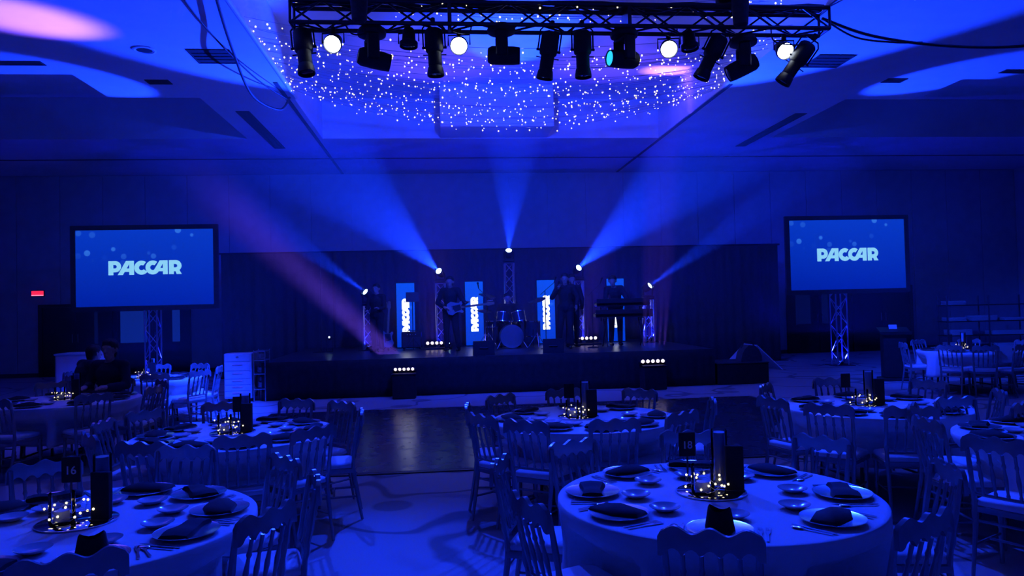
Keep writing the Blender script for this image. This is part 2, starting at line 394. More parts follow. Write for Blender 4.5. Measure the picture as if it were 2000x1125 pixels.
# small round ceiling fittings
for (x, y, lb) in ((1.75, 13.3, 'small round ceiling speaker behind the truss lights'), (-4.6, 12.2, 'tiny dark ceiling sensor on the blue lit soffit')):
    t = thing('ceiling_speaker', lb, 'speaker', (x, y, TOP if x > 0 else SOF))
    obj('rim', MB().lathe([(.17, 0), (.18, -.012), (.15, -.02), (.14, -.014)], 20), ceil_m, t)
    obj('grille', MB().lathe([(.14, -.013), (.0, -.02)], 20), cush_m if x > 0 else vent_m, t)
# door banks in the far wall
def door(n_, xc, pw, panes, y=Y1-.03):
    fr = MB(); W_ = pw; H = 2.05
    fr.bb(xc-W_/2-.1, xc-W_/2, y-.10, y, 0, H+.1); fr.bb(xc+W_/2, xc+W_/2+.1, y-.10, y, 0, H+.1); fr.bb(xc-W_/2, xc+W_/2, y-.10, y, H, H+.1)
    d = struct('door_%d' % n_, fr, wood_m)
    for sx, pn in zip((-1, 1), panes):
        cx_ = xc+sx*W_/4
        lf = obj('door_leaf', MB().bb(cx_-W_/4+.006, cx_+W_/4-.006, y-.06, y-.015, .01, H-.005), wood_m, d)
        if pn: obj('pane', MB().bb(cx_+pn[0]-pn[1]/2, cx_+pn[0]+pn[1]/2, y-.066, y-.06, .95, 1.9), pn[2], lf)
        obj('handle', MB().tube([(cx_-sx*(W_/4-.08), y-.06, 1.0), (cx_-sx*(W_/4-.08), y-.11, 1.0), (cx_-sx*(W_/4-.08), y-.11, 1.25), (cx_-sx*(W_/4-.08), y-.06, 1.25)], .012, 6), steel_m, lf)
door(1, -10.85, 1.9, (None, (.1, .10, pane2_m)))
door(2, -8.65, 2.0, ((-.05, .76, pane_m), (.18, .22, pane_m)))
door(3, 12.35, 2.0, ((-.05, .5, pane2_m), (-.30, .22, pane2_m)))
door(4, 14.55, 1.9, (None, None))
# exit sign
t = thing('exit_sign', 'small glowing red exit sign on the wall beside the left screen', 'exit sign', (-11.93, Y1-.03, 2.42))
obj('housing', MB().rbox((0, -.025, .07), (.38, .05, .18), .01), black_m, t)
obj('panel', MB().bb(-.17, .17, -.056, -.05, 0, .145), exit_m, t); obj('strip', MB().bb(-.17, .17, -.059, -.0565, .0, .025), exit2_m, t)

# ================================================================== truss
def truss(t, L, s_, axis, m, cell, pipe=.024, brace=.010):
    """a box truss of side s_ from 0 to L along axis ('x' or 'z'), four chords and single braces as parts of t"""
    P = (lambda a, b, c: (a, b, c)) if axis == 'x' else (lambda a, b, c: (b, c, a))
    h = s_/2
    for (b, c) in ((-h, -h), (h, -h), (h, h), (-h, h)): obj('chord', MB().tube([P(0, b, c), P(L, b, c)], pipe, 8), m, t)
    k = max(1, round(L/cell)); st = L/k
    faces = (((-h, -h), (h, -h)), ((h, -h), (h, h)), ((h, h), (-h, h)), ((-h, h), (-h, -h)))
    for fi, (A, B) in enumerate(faces):
        ms = []
        for flip in (0, 1):
            a, b = (A, B) if not flip else (B, A)
            me = MB().tube([P(0, *a), P(st, *b)], brace, 6, False).mesh('brace', 40); me.materials.append(m); ms.append(me)
        for i in range(k): obj('brace', ms[(i+fi) % 2], m, t, loc=P(i*st, 0, 0))
    for e in (0, L):
        r = MB()
        for A, B in faces: r.tube([P(e, *A), P(e, *B)], brace*1.3, 6)
        obj('end_frame', r, m, t)
t = thing('lighting_truss', 'dark box truss carrying the row of stage lights overhead', 'truss', (-1.92, 10.2, 5.80), 0)
truss(t, 7.55, .30, 'x', dalu_m, .42, .031, .015)
for xx in (2.1, 4.6): obj('joint_plate', MB().bb(xx, xx+.05, -.17, .17, -.17, .17), dalu_m, t)
# loom of cable along the top of the truss
lm = MB()
for k in range(4):
    pts = [(i*.25, -.10+.06*k+.02*math.sin(i*1.7+k), .175+.02*math.sin(i*.9+2*k)) for i in range(31)]
    lm.tube(pts, .024, 6)
obj('cable_loom', lm, cable_m, t)
def hoist(x, lb):
    t = thing('chain_hoist', lb, 'hoist', (x, 10.2, 6.02))
    obj('body', MB().rbox((0, 0, .18), (.28, .24, .30), .04), matte_m, t); obj('motor', MB().lathe([(.10, -.2), (.115, -.18), (.115, .18), (.1, .2)], 14, (0, 0, .2), (1, 0, 0)), matte_m, t)
    obj('chain_bag', MB().lathe([(.06, -.62), (.10, -.58), (.12, -.3), (.11, -.05), (.10, 0)], 12, (.1, -.22, .22)), drape_m, t)
    obj('chain', MB().tube([(0, 0, .33), (0, 0, .98)], .012, 6), steel_m, t)
    obj('hook', MB().tube([(0, 0, .03), (0, 0, -.05), (.05, 0, -.09), (.09, 0, -.05)], .015, 6), steel_m, t)
hoist(-1.1, 'black chain hoist above the truss over its left third'); hoist(4.18, 'black chain hoist above the truss near its right end')

# ---- fixtures hung on the truss
def clamp_parts(t, ztop):
    obj('clamp', MB().rbox((0, 0, ztop), (.06, .06, .10), .012), matte_m, t)
def par_can(loc, aim, lit, label):
    t = thing('par_can', label, 'stage light', loc, 0, 'par cans on the truss')
    d = (Vector(aim)-Vector(loc)).normalized(); d_h = Vector((d.x, d.y, 0)).normalized()
    c = MB().lathe([(.06, -.20), (.085, -.17), (.095, -.02), (.125, .0), (.125, .06), (.118, .06), (.118, .035)], 20, (0,0,0), d)
    obj('can', c, matte_m, t)
    obj('lens', MB().lathe([(.112, .036), (.08, .05), (0, .055)], 20, (0,0,0), d), parlens_m if lit else lens_m, t)
    side = Vector((-d_h.y, d_h.x, 0)); yk = MB()
    p = side*.15; yk.tube([p, p+Vector((0,0,.14)), -p+Vector((0,0,.14)), -p], .011, 6); obj('yoke', yk, matte_m, t)
    clamp_parts(t, .18)
    return t
PL = ['lit par can shining at the audience, leftmost on the truss', 'lit par can shining at the audience, second from the truss left end', 'lit par can shining at the audience, third along the truss', 'lit par can angled down at the right end of the truss']
for i, (p, a) in enumerate(PARS):
    par_can(p, a, True, PL[i])
    d = (Vector(a)-Vector(p)).normalized()
    spot('par_beam', Vector(p)+d*.12, a, PAR_W, PAR_A, .55, BLUE, .06)
par_can((-.36, 10.2, 5.44), (-.4, 10.1, 4), False, 'dark unlit par can pointing down, nearer the truss left end')
par_can((3.61, 10.2, 5.44), (3.65, 10.0, 4), False, 'dark unlit par can pointing down, nearer the truss right end')

def profile(loc, tilt, lean, label, lit=None):
    """an ellipsoidal spot hanging nose down; tilt about Y (sideways), lean about X"""
    t = thing('profile_spotlight', label, 'stage light', loc, 0, 'profile spots on the truss', rot=(lean, tilt, 0))
    obj('lamp_housing', MB().lathe([(.06, .30), (.10, .285), (.125, .25), (.13, .05), (.12, -.02), (.10, -.04)], 18), matte_m, t)
    obj('barrel', MB().lathe([(.095, -.04), (.095, -.22), (.085, -.24)], 18), matte_m, t)
    obj('lens_tube', MB().lathe([(.085, -.22), (.105, -.25), (.118, -.33), (.118, -.36), (.105, -.36), (.105, -.33)], 18), matte_m, t)
    obj('lens', MB().lathe([(.104, -.335), (0, -.345)], 18), lens_m, t)
    obj('shutter_plate', MB().bb(-.16, .16, -.012, .012, -.075, -.065), matte_m, t)
    obj('knob', MB().tube([(-.17, 0, .03), (.17, 0, .03)], .018, 8), matte_m, t)
    y = MB().tube([(-.15, 0, .03), (-.15, 0, .30), (-.10, 0, .36), (.10, 0, .36), (.15, 0, .30), (.15, 0, .03)], .012, 6); obj('yoke', y, matte_m, t)
    obj('clamp', MB().rbox((0, 0, .40), (.06, .06, .10), .012), matte_m, t)
    obj('nameplate', MB().bb(-.03, .03, -.108, -.1, .272, .284), rim_m, t)
profile((-1.77, 10.2, 5.33), rad(-7), rad(-12), 'black profile spotlight at the left end of the truss')
profile((-.01, 10.2, 5.34), rad(-2), 0, 'black profile spotlight between the dark par and the second lit par')
profile((1.57, 10.2, 5.31), rad(9), rad(6), 'black profile spotlight right of the middle moving head, the nearer of two')
profile((2.06, 10.2, 5.33), 0, 0, 'black profile spotlight just before the moving head with a cyan lens')
profile((3.93, 10.2, 5.30), rad(26), rad(8), 'black profile spotlight slanting down beside the right chain hoist')
profile((5.20, 10.2, 5.22), rad(34), rad(14), 'black profile spotlight slanting down at the right end of the truss')

def moving_head(loc, pan, tilt, lensm, label):
    """hung base up: broad base, two close yoke arms, a long head lying across"""
    t = thing('moving_head_light', label, 'stage light', loc, 0, 'moving heads on the truss', rot=(0, 0, pan))
    obj('base', MB().lathe([(.10, .235), (.17, .22), (.20, .17), (.19, .125), (.13, .10)], 20), matte_m, t)
    for sy in (-1, 1):
        obj('yoke_arm', MB().rbox((0, sy*.155, -.06), (.17, .045, .36), .02), matte_m, t)
    obj('neck', MB().rbox((0, 0, .095), (.16, .34, .05), .015), matte_m, t)
    e = obj('head', MB().lathe([(.07, .20), (.10, .19), (.125, .14), (.128, .0), (.125, -.16), (.115, -.25), (.105, -.25), (.105, -.235)], 20), matte_m, t, loc=(0, 0, -.19), rot=(0, tilt, 0))
    obj('lens', MB().lathe([(.10, -.236), (.07, -.248), (0, -.252)], 18), lensm, e)
    obj('clamp', MB().rbox((0, 0, .245), (.22, .06, .03), .01), matte_m, t)
    return t
moving_head((-.86, 10.2, 5.40), rad(12), rad(-80), lens_m, 'black moving head hung on the truss below the left chain hoist')
moving_head((.92, 10.2, 5.46), rad(-4), rad(-88), lens_m, 'black moving head at the middle of the truss')
moving_head((2.66, 10.2, 5.42), rad(16), rad(88), cyan_m, 'black moving head with a small cyan lens on its side')
moving_head((4.40, 10.2, 5.33), rad(-15), rad(66), lens_m, 'black moving head turned sideways near the right end of the truss')
for p, a, e, ang in WORK: spot('truss_work_beam', p, a, e, ang, .8, BLUE, .05)
# swags of cable below the truss
def cable(name, pts, r, label):
    # catmull-rom through the points
    P_ = [Vector(p) for p in pts]; out = []
    for i in range(len(P_)-1):
        p0, p1, p2, p3 = P_[max(i-1, 0)], P_[i], P_[i+1], P_[min(i+2, len(P_)-1)]
        for k in range(8):
            u = k/8; out.append(.5*((2*p1)+(p2-p0)*u+(2*p0-5*p1+4*p2-p3)*u*u+(3*p1-p0-3*p2+p3)*u**3))
    out.append(P_[-1]); return tag(obj(name, MB().tube(out, r, 6), cable_m), label, 'cable')
cable('hanging_cable', [(-2.35, 7.6, 5.95), (-2.72, 9.4, 5.85), (-3.05, 11.5, 5.75), (-3.18, 13.2, 5.55), (-2.95, 14.3, 5.60), (-2.82, 14.6, 5.92)], .022, 'thick black cable hanging along the left edge of the ceiling recess')
cable('hanging_cable', [(-3.1, 8.0, 5.98), (-3.3, 10.5, 5.93), (-3.1, 12.8, 5.8), (-2.85, 14.5, 5.85)], .013, 'thin dark cable sagging along the blue soffit left of the recess')
cable('hanging_cable', [(-5.6, 8.2, 5.98), (-5.4, 8.7, 5.8), (-4.7, 9.0, 5.78), (-4.3, 8.9, 5.97)], .018, 'short black cable looping from the ceiling at the top left corner')
cable('hanging_cable', [(5.6, 10.2, 5.85), (6.4, 10.25, 5.62), (7.6, 10.3, 5.5), (8.9, 10.3, 5.52), (10.4, 10.2, 5.75)], .022, 'black cable sagging from the truss end toward the right')
cable('hanging_cable', [(5.6, 10.1, 5.78), (6.1, 10.2, 5.58), (6.7, 10.25, 5.53), (7.2, 10.3, 5.55)], .014, 'thin black cable joining the sagging cable at the truss end')
cable('hanging_cable', [(-1.2, 10.05, 5.63), (-1.1, 10.0, 5.48), (-.95, 10.05, 5.5), (-.9, 10.1, 5.63)], .012, 'short cable tail drooping beneath the left chain hoist')
cable('hanging_cable', [(3.1, 10.05, 5.63), (3.2, 10.0, 5.52), (3.35, 10.05, 5.52), (3.4, 10.1, 5.63)], .010, 'short cable tail drooping above the third lit par can')
cable('hanging_cable', [(.2, 10.05, 5.63), (.25, 10.0, 5.53), (.45, 10.05, 5.52), (.5, 10.1, 5.63)], .010, 'short cable tail drooping above the second lit par can')
cable('hanging_cable', [(4.75, 10.05, 5.63), (4.8, 10.0, 5.42), (5.3, 10.05, 5.42), (5.55, 10.1, 5.63)], .010, 'short cable tail drooping at the right end of the truss')

# ================================================================== fairy lights across the recess
NS = 29
rnd = random.Random(3)
bulb_me = None
for i in range(NS):
    u = i/(NS-1); y = 9.7+(14.55-9.7)*(u**.72)
    sag = .28+.38*u+rnd.uniform(-.12, .12)
    xa, xb = -2.78+rnd.uniform(0, .05), 5.63-rnd.uniform(0, .05)
    za, zb = 6.02+rnd.uniform(0, .12), 6.02+rnd.uniform(0, .12)
    if y < 11: za += .25; zb += .25
    yw = rnd.uniform(-.15, .15); pts = []
    N = 40
    for k in range(N+1):
        s_ = k/N; pts.append((xa+(xb-xa)*s_, y+yw*math.sin(PI*s_)+.03*math.sin(9*s_+i), za+(zb-za)*s_-sag*4*s_*(1-s_)))
    t = thing('fairy_light_strand', ('sagging fairy light strand in the recess, %s counted from the stage' % ORD[NS-1-i]) if NS-1-i < 15 else ('sagging fairy light strand in the recess, %s counted from the truss' % ORD[i]), 'fairy lights', (0, 0, 0), 0, 'fairy light strands in the recess')
    wv = MB().tube(pts, .0045, 3, False); obj('wire', wv, wire_m, t, smooth=None)
    bb_ = MB(); d = rnd.uniform(0, .1); Ltot = xb-xa
    while d < Ltot:
        s_ = d/Ltot; k = min(int(s_*N), N-1); fr_ = s_*N-k
        p = Vector(pts[k]).lerp(Vector(pts[k+1]), fr_)+Vector((rnd.uniform(-.02, .02), rnd.uniform(-.10, .10), rnd.uniform(-.09, .06)))
        r_ = rnd.choice((.008, .010, .013, .016)); bb_.ball(p, (r_, r_, r_*1.1), 5, 3)
        d += rnd.uniform(.11, .42)-.08*u
    o = obj('bulbs', bb_, bulb_m, t, smooth=None); o['kind'] = 'stuff'

# ================================================================== stage
SH = .77
SX0, SX1, SY0, SY1 = -3.6, 5.75, 15.3, 20.4
st = thing('stage', 'low black stage with a skirted front along the far end of the hall', 'stage', (0, 0, 0))
for i in range(8):
    a = SX0+(SX1-SX0)*i/8; b = SX0+(SX1-SX0)*(i+1)/8
    for j in range(4):
        c_ = SY0+(SY1-SY0)*j/4; d_ = SY0+(SY1-SY0)*(j+1)/4
        obj('deck_panel', MB().bb(a+.003, b-.003, c_+.003, d_-.003, SH-.06, SH), deck_m, st)
def pleat(name, pts2d, z0, z1, m, parent, amp=.02, lam=.14, seg=6):
    """a pleated cloth hanging along a polyline"""
    out = []
    for (p, q) in zip(pts2d[:-1], pts2d[1:]):
        p, q = Vector((*p, 0)), Vector((*q, 0)); L = (q-p).length; d = (q-p)/L; nrm = Vector((d.y, -d.x, 0)); k = max(2, int(L/lam*seg))
        for i in range(k+1):
            u = i/k; s_ = u*L; out.append(p+d*s_+nrm*amp*(.6*math.sin(2*PI*s_/lam)+.4*math.sin(2*PI*s_/(lam*1.63)+1)))
    rows = 5; vs = []; fs = []; n_ = len(out)
    for r in range(rows):
        z = z0+(z1-z0)*r/(rows-1)
        for p in out: vs.append((p.x, p.y, z))
    for r in range(rows-1):
        for i in range(n_-1): fs.append((r*n_+i, r*n_+i+1, (r+1)*n_+i+1, (r+1)*n_+i))
    mb = MB().add(vs, fs); o = obj(name, mb, m, parent, smooth=0); md = o.modifiers.new('thickness', 'SOLIDIFY'); md.thickness = .006
    return o
pleat('front_skirt', [(SX0, 20.3), (SX0, SY0-.012), (SX1, SY0-.012), (SX1, 20.3)], .01, SH-.005, skirt_m, st, .008, .18)
for x in (-3.4, -1.1, 1.1, 3.4, 5.5):
    for y in (15.6, 17.8, 20.1): obj('leg', MB().tube([(x, y, 0), (x, y, SH-.06)], .025, 8), alu_m, st)
# lower block at the right end
t = thing('stage_step', 'low black step block at the right end of the stage', 'step', (6.37, 15.75, 0))
obj('body', MB().rbox((0, 0, .215), (1.12, .95, .43), .012), skirt_m, t); obj('tread', MB().rbox((0, 0, .447), (1.14, .97, .03), .008), deck_m, t)
# drape
t = thing('stage_drape', 'tall black pleated drape hanging behind the stage', 'drape', (0, 0, 0))
pleat('cloth', [(-5.9, 20.75), (-2.9, 20.6), (1.8, 20.65), (6.3, 20.6), (9.8, 20.75)], .03, 3.36, drape_m, t, .05, .28)
obj('top_pipe', MB().tube([(-5.95, 20.75, 3.38), (9.85, 20.75, 3.38)], .025, 8), dalu_m, t)
for x in (-5.9, -2.9, 1.8, 6.3, 9.8):
    obj('upright', MB().tube([(x, 20.86, 0), (x, 20.86, 3.40)], .025, 8), dalu_m, t); obj('base_plate', MB().rbox((x, 20.86, .008), (.4, .3, .016), .004), dalu_m, t)
t = thing('drape_pole', 'thin upright pole at the left of the stage before the drape', 'pole', (-2.92, 18.5, SH))
obj('pole', MB().tube([(0, 0, .012), (0, 0, 2.45)], .014, 8), dalu_m, t); obj('base_plate', MB().rbox((0, 0, .006), (.35, .35, .012), .003), dalu_m, t)

# ---- logo lettering
def arc(c, r, a0, a1, n_):
    return [(c[0]+r*math.cos(rad(a0+(a1-a0)*i/n_)), c[1]+r*math.sin(rad(a0+(a1-a0)*i/n_))) for i in range(n_+1)]
def logo(h, bold=0.):
    """six heavy rounded letters of height h, centred, in the xz plane, facing -y"""
    polys = []
    b = bold
    def rect(x0, x1, y0, y1): polys.append([(x0-b, y0-b), (x1+b, y0-b), (x1+b, y1+b), (x0-b, y1+b)])
    def ring(c, ro, ri, a0, a1, n_=24, ci=None):
        ci = ci or c; O_ = arc(c, ro+b, a0, a1, n_); I_ = arc(ci, max(ri-b, .02), a0, a1, n_)
        for i in range(n_): polys.append([I_[i], O_[i], O_[i+1], I_[i+1]])
    def bowl(x):
        rect(x, x+.34, 0, 1); ring((x+.47, .6), .40, .12, -90, 90, 16, (x+.45, .6))
        polys.append([(x+.33, .72), (x+.47, .72), (x+.47, 1+b), (x+.33, 1+b)]); polys.append([(x+.33, .2-b), (x+.47, .2-b), (x+.47, .48), (x+.33, .48)])
    def A(x, cut=0.):
        k = cut/.78*.43
        polys.append([(x+k-b, cut-b), (x+.355+k+b, cut-b), (x+.785, .76), (x+.785, 1+b), (x+.57-b, 1+b)]); rect(x+.785, x+1.118, 0, 1)
        polys.append([(x+.47, .22-b), (x+.785, .22-b), (x+.785, .46+b), (x+.60, .46+b)])
    bowl(0); A(.627); ring((2.255, .5), .5, .18, 52, 322); ring((3.02, .5), .5, .18, 52, 322); A(2.922, .2); bowl(4.12)
    polys.append([(4.52-b, .36), (4.80+b, .36), (5.0+b, -b), (4.64-b, -b)])
    mb = MB()
    for q, p in enumerate(polys):
        n_ = len(p); mb.add([((x-2.5)*h, -.0001*(q % 3), (y-.5)*h) for x, y in p], [tuple(range(n_))])
    return mb

# ---- the two projection screens and the truss towers they hang before
def screen(xc, lb):
    t = thing('projection_screen', lb, 'screen', (xc, 18.4, 2.0), 0, 'projection screens beside the stage')
    W_, H = 3.15, 1.81; f_ = .11
    fr = MB(); fr.bb(-W_/2-f_, W_/2+f_, -.03, .05, -f_, 0); fr.bb(-W_/2-f_, W_/2+f_, -.03, .05, H, H+f_); fr.bb(-W_/2-f_, -W_/2, -.03, .05, 0, H); fr.bb(W_/2, W_/2+f_, -.03, .05, 0, H)
    obj('frame', fr, drape_m, t)
    for zz in (.3, 1.5): obj('bracket', MB().bb(-.2, .2, .03, .205, zz-.03, zz+.03), dalu_m, t)
    s_ = obj('screen_surface', MB().bb(-W_/2, W_/2, -.005, .005, -H/2, H/2), proj_m, t, loc=(0, 0, H/2))
    obj('logo', logo(.335), logo_m, s_, loc=(0, -.009, .0), smooth=None)
screen(-6.98, 'large framed screen with pale logo on blue at the left of the stage')
screen(10.58, 'large framed screen with pale logo on blue at the right of the stage')
def tower(x, y, z0, h, lb, s_=.26, m=alu_m, glow=18, cell=.36):
    t = thing('truss_tower', lb, 'truss', (x, y, z0), 0, 'upright truss towers')
    obj('base_plate', MB().rbox((0, 0, .008), (s_+.25, s_+.25, .016), .004), dalu_m, t)
    truss_at(t, h, s_, m, cell)
    obj('top_plate', MB().rbox((0, 0, h+.006), (s_+.06, s_+.06, .02), .004), dalu_m, t)
    if glow:
        u = thing('uplight', 'small dark uplight standing inside the %s' % lb.split(' with ')[0], 'stage light', (x, y, z0+.02), 0, 'uplights in the towers')
        obj('body', MB().lathe([(.06, 0), (.07, .01), (.07, .07), (.062, .08)], 14), matte_m, u); obj('lens', MB().lathe([(.06, .078), (0, .082)], 14), emat('uplight_lens', (.05, .15, 1.), 3.), u)
        spot('uplight_beam', (x, y, z0+.11), (x, y, z0+3), glow, 150, .4, DEEP, .03)
def truss_at(t, L, s_, m, cell):
    truss(t, L, s_, 'z', m, cell, .022, .010)
tower(-6.95, 18.75, 0, 3.6, 'aluminium truss tower behind the left screen with blue lit braces', .28, glow=170)
tower(10.47, 18.75, 0, 3.6, 'aluminium truss tower behind the right screen with blue lit braces', .30, glow=260)
TW = [(-1.80, 1.87-SH, 'short outer truss tower at the left of the stage'), (0., 2.39-SH, 'truss tower behind the guitarist on stage'), (1.73, 2.86-SH, 'tallest truss tower behind the drum kit'),
      (3.49, 2.38-SH, 'truss tower beside the singer on stage'), (5.29, 1.86-SH, 'short outer truss tower at the right of the stage')]
HL = ['moving head beaming up left from the outer left tower', 'moving head beaming up left from the tower behind the guitarist', 'moving head beaming straight up from the tallest tower', 'moving head beaming up right from the tower beside the singer', 'moving head beaming up right from the outer right tower']
for (x, h, lb), (p, a, e, ang), hl in zip(TW, HEADS, HL):
    tower(x, 18.62, SH, h, lb, .22, glow=150, cell=.27)
    d = (Vector(a)-Vector(p)).normalized()
    zt = SH+h+.016
    t = thing('moving_head_light', hl, 'stage light', (x, 18.62, zt), 0, 'moving heads on the stage towers')
    obj('base', MB().rbox((0, 0, .045), (.28, .24, .09), .03), matte_m, t)
    hp = Vector(p)-Vector((x, 18.62, zt)); hp = Vector((hp.x*.6, hp.y*.4, max(hp.z, .24)))
    for sx in (-1, 1): obj('yoke_arm', MB().tube([(sx*.11, 0, .08), (sx*.12, 0, hp.z*.6), (sx*.115+hp.x, hp.y, hp.z-.02)], .022, 8), matte_m, t)
    hd = obj('head', MB().lathe([(.05, -.16), (.085, -.14), (.1, -.06), (.095, .04), (.085, .07), (.078, .07), (.078, .05)], 18, hp-d*.05, d), matte_m, t)
    obj('lens', MB().lathe([(.078, .052), (.05, .06), (0, .063)], 18, hp-d*.05, d), headlens_m, hd)
    src = Vector((x, 18.62, zt))+hp+d*.04
    spot('head_beam', src, a, e, ang, .45, BLUE, .03)

# ---- LED panels
for i, (x, lb) in enumerate(((-.90, 'blue LED panel with upright white logo, leftmost of four on stage'), (.86, 'blue LED panel with upright white logo, between guitarist and drum kit'), (2.73, 'blue LED panel with upright white logo, behind the singer'), (4.58, 'blue LED panel with upright white logo, behind the keyboard player'))):
    t = thing('led_panel', lb, 'screen', (x, 19.2, SH), 0, 'LED panels on stage')
    W_, H = .46, 1.64
    obj('cabinet', MB().rbox((0, .05, H/2+.02), (W_+.03, .08, H+.04), .008), black_m, t)
    s_ = obj('screen_surface', MB().bb(-W_/2, W_/2, -.005, .005, -H/2, H/2), led_m, t, loc=(0, .0, H/2+.02))
    obj('logo', logo(.175, .04), logow_m, s_, loc=(0, -.008, -.02), rot=(0, -PI/2, 0), smooth=None)
    obj('foot', MB().rbox((0, .1, .01), (.4, .36, .02), .005), black_m, t)

# ---- five-cell light bars
BL = ['lit five-lamp light bar on a black box before the stage, nearer the left', 'lit five-lamp light bar at the feet of the guitarist', 'lit five-lamp light bar at the foot of the tower beside the singer', 'lit five-lamp light bar on a black box before the stage, below the keyboard']
for i, ((p, a, wd, e, ang), lb) in enumerate(zip(BARS, BL)):
    d = (Vector(a)-Vector(p)).normalized()
    zb = SH if p[1] > 16 else .50
    if i in (1, 2): zb = SH+.05
    t = thing('light_bar', lb, 'stage light', (p[0], p[1], zb), 0, 'light bars at the stage')
    rz = p[2]-zb
    obj('housing', MB().rbox((0, .03, rz), (wd*5+.04, .09, .085), .02), matte_m, t)
    for sx in (-1, 1): obj('bracket', MB().tube([(sx*(wd*2.5+.03), .03, rz), (sx*(wd*2.5+.03), .03, 0.01), (sx*(wd*1.5), .03, .01)], .009, 6), matte_m, t)
    for k in range(5):
        cx_ = (k-2)*wd
        rl = wd*.33
        obj('lamp', MB().lathe([(rl, 0), (rl, .02), (rl*.75, .028), (0, .032)], 14, (cx_, -.012, rz+.012), (0, -1, .35)), barlens_m, t)
        src = Vector((p[0]+cx_, p[1]-.075, p[2]+.05)); spot('bar_beam', src, Vector(a)+Vector((cx_*(1.5 if i != 0 else 1), 0, 0)), e, ang, .9 if i in (0, 3) else 1., PURP, .02)
    if i in (0, 3):
        b_ = thing('plinth_box', 'black box before the stage front under the %s light bar' % ('left' if i == 0 else 'right'), 'box', (p[0], p[1], 0))
        obj('body', MB().rbox((0, 0, .235), (.46, .42, .47), .015), skirt_m, b_); obj('lid', MB().rbox((0, 0, .485), (.48, .44, .03), .008), matte_m, b_)
    else:
        b_ = thing('riser_block', 'small black riser under the light bar by the %s' % ('guitarist' if i == 1 else 'singer'), 'box', (p[0], p[1], SH))
        obj('body', MB().rbox((0, .0, .022), (.7, .3, .044), .006), matte_m, b_); obj('foot', MB().rbox((0, .0, .003), (.6, .2, .006), .001), matte_m, b_)
# small lit floor cans
for (x, y, z, lb) in ((.17, 18.0, SH, 'small lit floor lamp on stage right of the guitarist'), (-2.71, 18.4, SH, 'small lit lamp at the dark left end of the stage')):
    t = thing('floor_lamp', lb, 'stage light', (x, y, z)); h = .14 if x > 0 else .35
    obj('body', MB().lathe([(.03, .06), (.05, .04), (.05, -.04), (.045, -.05)], 14, (0, 0, h), (0, 1, -.2)), matte_m, t)
    obj('lens', MB().lathe([(.034, -.048), (0, -.053)], 14, (0, 0, h), (0, 1, -.2)), headlens_m, t)
    obj('stand', MB().tube([(-.07, .0, 0.008), (-.07, 0, h), (-.045, 0, h)], .008, 6).tube([(.07, .0, 0.008), (.07, 0, h), (.045, 0, h)], .008, 6).tube([(-.07, 0, .008), (.07, 0, .008)], .008, 6), matte_m, t)

# ---- band gear
def wedge_monitor(x, y, z, rz, lb):
    t = thing('stage_monitor', lb, 'speaker', (x, y, z), rz)
    obj('cabinet', MB().prism([(-.17, 0), (.17, 0), (.17, .12), (-.03, .30), (-.17, .30)], .44, 'yz').mesh('cabinet'), matte_m, t, loc=(-.22, 0, 0))
    R_ = Vector((0, .67, .74))
    obj('grille', MB().box((0, .075, .215), (.38, .01, .22), (rad(48), 0, 0)), drape_m, t)
    obj('handle', MB().tube([(-.08, -.18, .16), (-.08, -.2, .16), (.08, -.2, .16), (.08, -.18, .16)], .01, 6), black_m, t)
wedge_monitor(.87, 15.55, SH, 0, 'black wedge monitor on the stage edge before the drums')
wedge_monitor(2.35, 15.6, SH, rad(-8), 'black wedge monitor on the stage edge before the singer')
def amp(x, y, w_, h, lb):
    t = thing('amplifier', lb, 'amplifier', (x, y, SH))
    obj('cabinet', MB().rbox((0, 0, h/2+.02), (w_, .3, h-.02), .02), matte_m, t); obj('grille', MB().bb(-w_/2+.03, w_/2-.03, -.156, -.15, .05, h*.72), drape_m, t)
    for k in range(4): obj('knob', MB().lathe([(.012, 0), (.012, .015), (.008, .018)], 8, (-.1+.066*k, -.15, h*.86), (0, -1, 0)), steel_m, t)
    obj('handle', MB().tube([(-.1, 0, h), (-.09, 0, h+.035), (.09, 0, h+.035), (.1, 0, h)], .012, 6), black_m, t)
    for sx in (-1, 1): obj('foot', MB().lathe([(.02, 0), (.02, .03)], 8, (sx*(w_/2-.05), 0, 0)), black_m, t)
amp(-.74, 18.7, .50, .42, 'black guitar amplifier before the leftmost LED panel')
def guitar_mesh_parts(t, bm):
    """electric guitar: body in the xz plane, neck along +x"""
    out = [(-.23, .03), (-.21, .11), (-.12, .155), (-.02, .12), (.05, .10), (.12, .145), (.17, .135), (.14, .08), (.10, .04), (.10, -.05), (.15, -.10), (.12, -.135), (.04, -.10), (-.03, -.11), (-.12, -.16), (-.21, -.12), (-.235, -.04)]
    obj('body', MB().prism(list(reversed(out)), .042, 'xz'), bm, t)
    obj('pickguard', MB().prism(list(reversed([(-.12, .05), (.09, .07), (.09, -.06), (-.05, -.09)])), .004, 'xz'), black_m, t, loc=(0, -.005, 0))
    obj('neck', MB().bb(.09, .68, -.006, .016, -.024, .024), neck_m, t)
    hs = obj('headstock', MB().prism(list(reversed([(.68, -.024), (.70, -.045), (.86, -.03), (.87, .02), (.72, .045), (.68, .024)])), .014, 'xz'), neck_m, t)
    for k in range(6): obj('tuner', MB().lathe([(.006, 0), (.012, .02), (.006, .03)], 6, (.71+.025*k, .005, .042), (0, 0, 1)), steel_m, hs)
    obj('bridge', MB().bb(-.11, -.09, -.012, 0, -.04, .04), steel_m, t)
t = thing('electric_guitar', 'pale electric guitar held by the guitarist on stage', 'guitar', (.36, 17.02, SH+1.0), rot=(0, rad(-6), rad(-4))); guitar_mesh_parts(t, guitar_m)
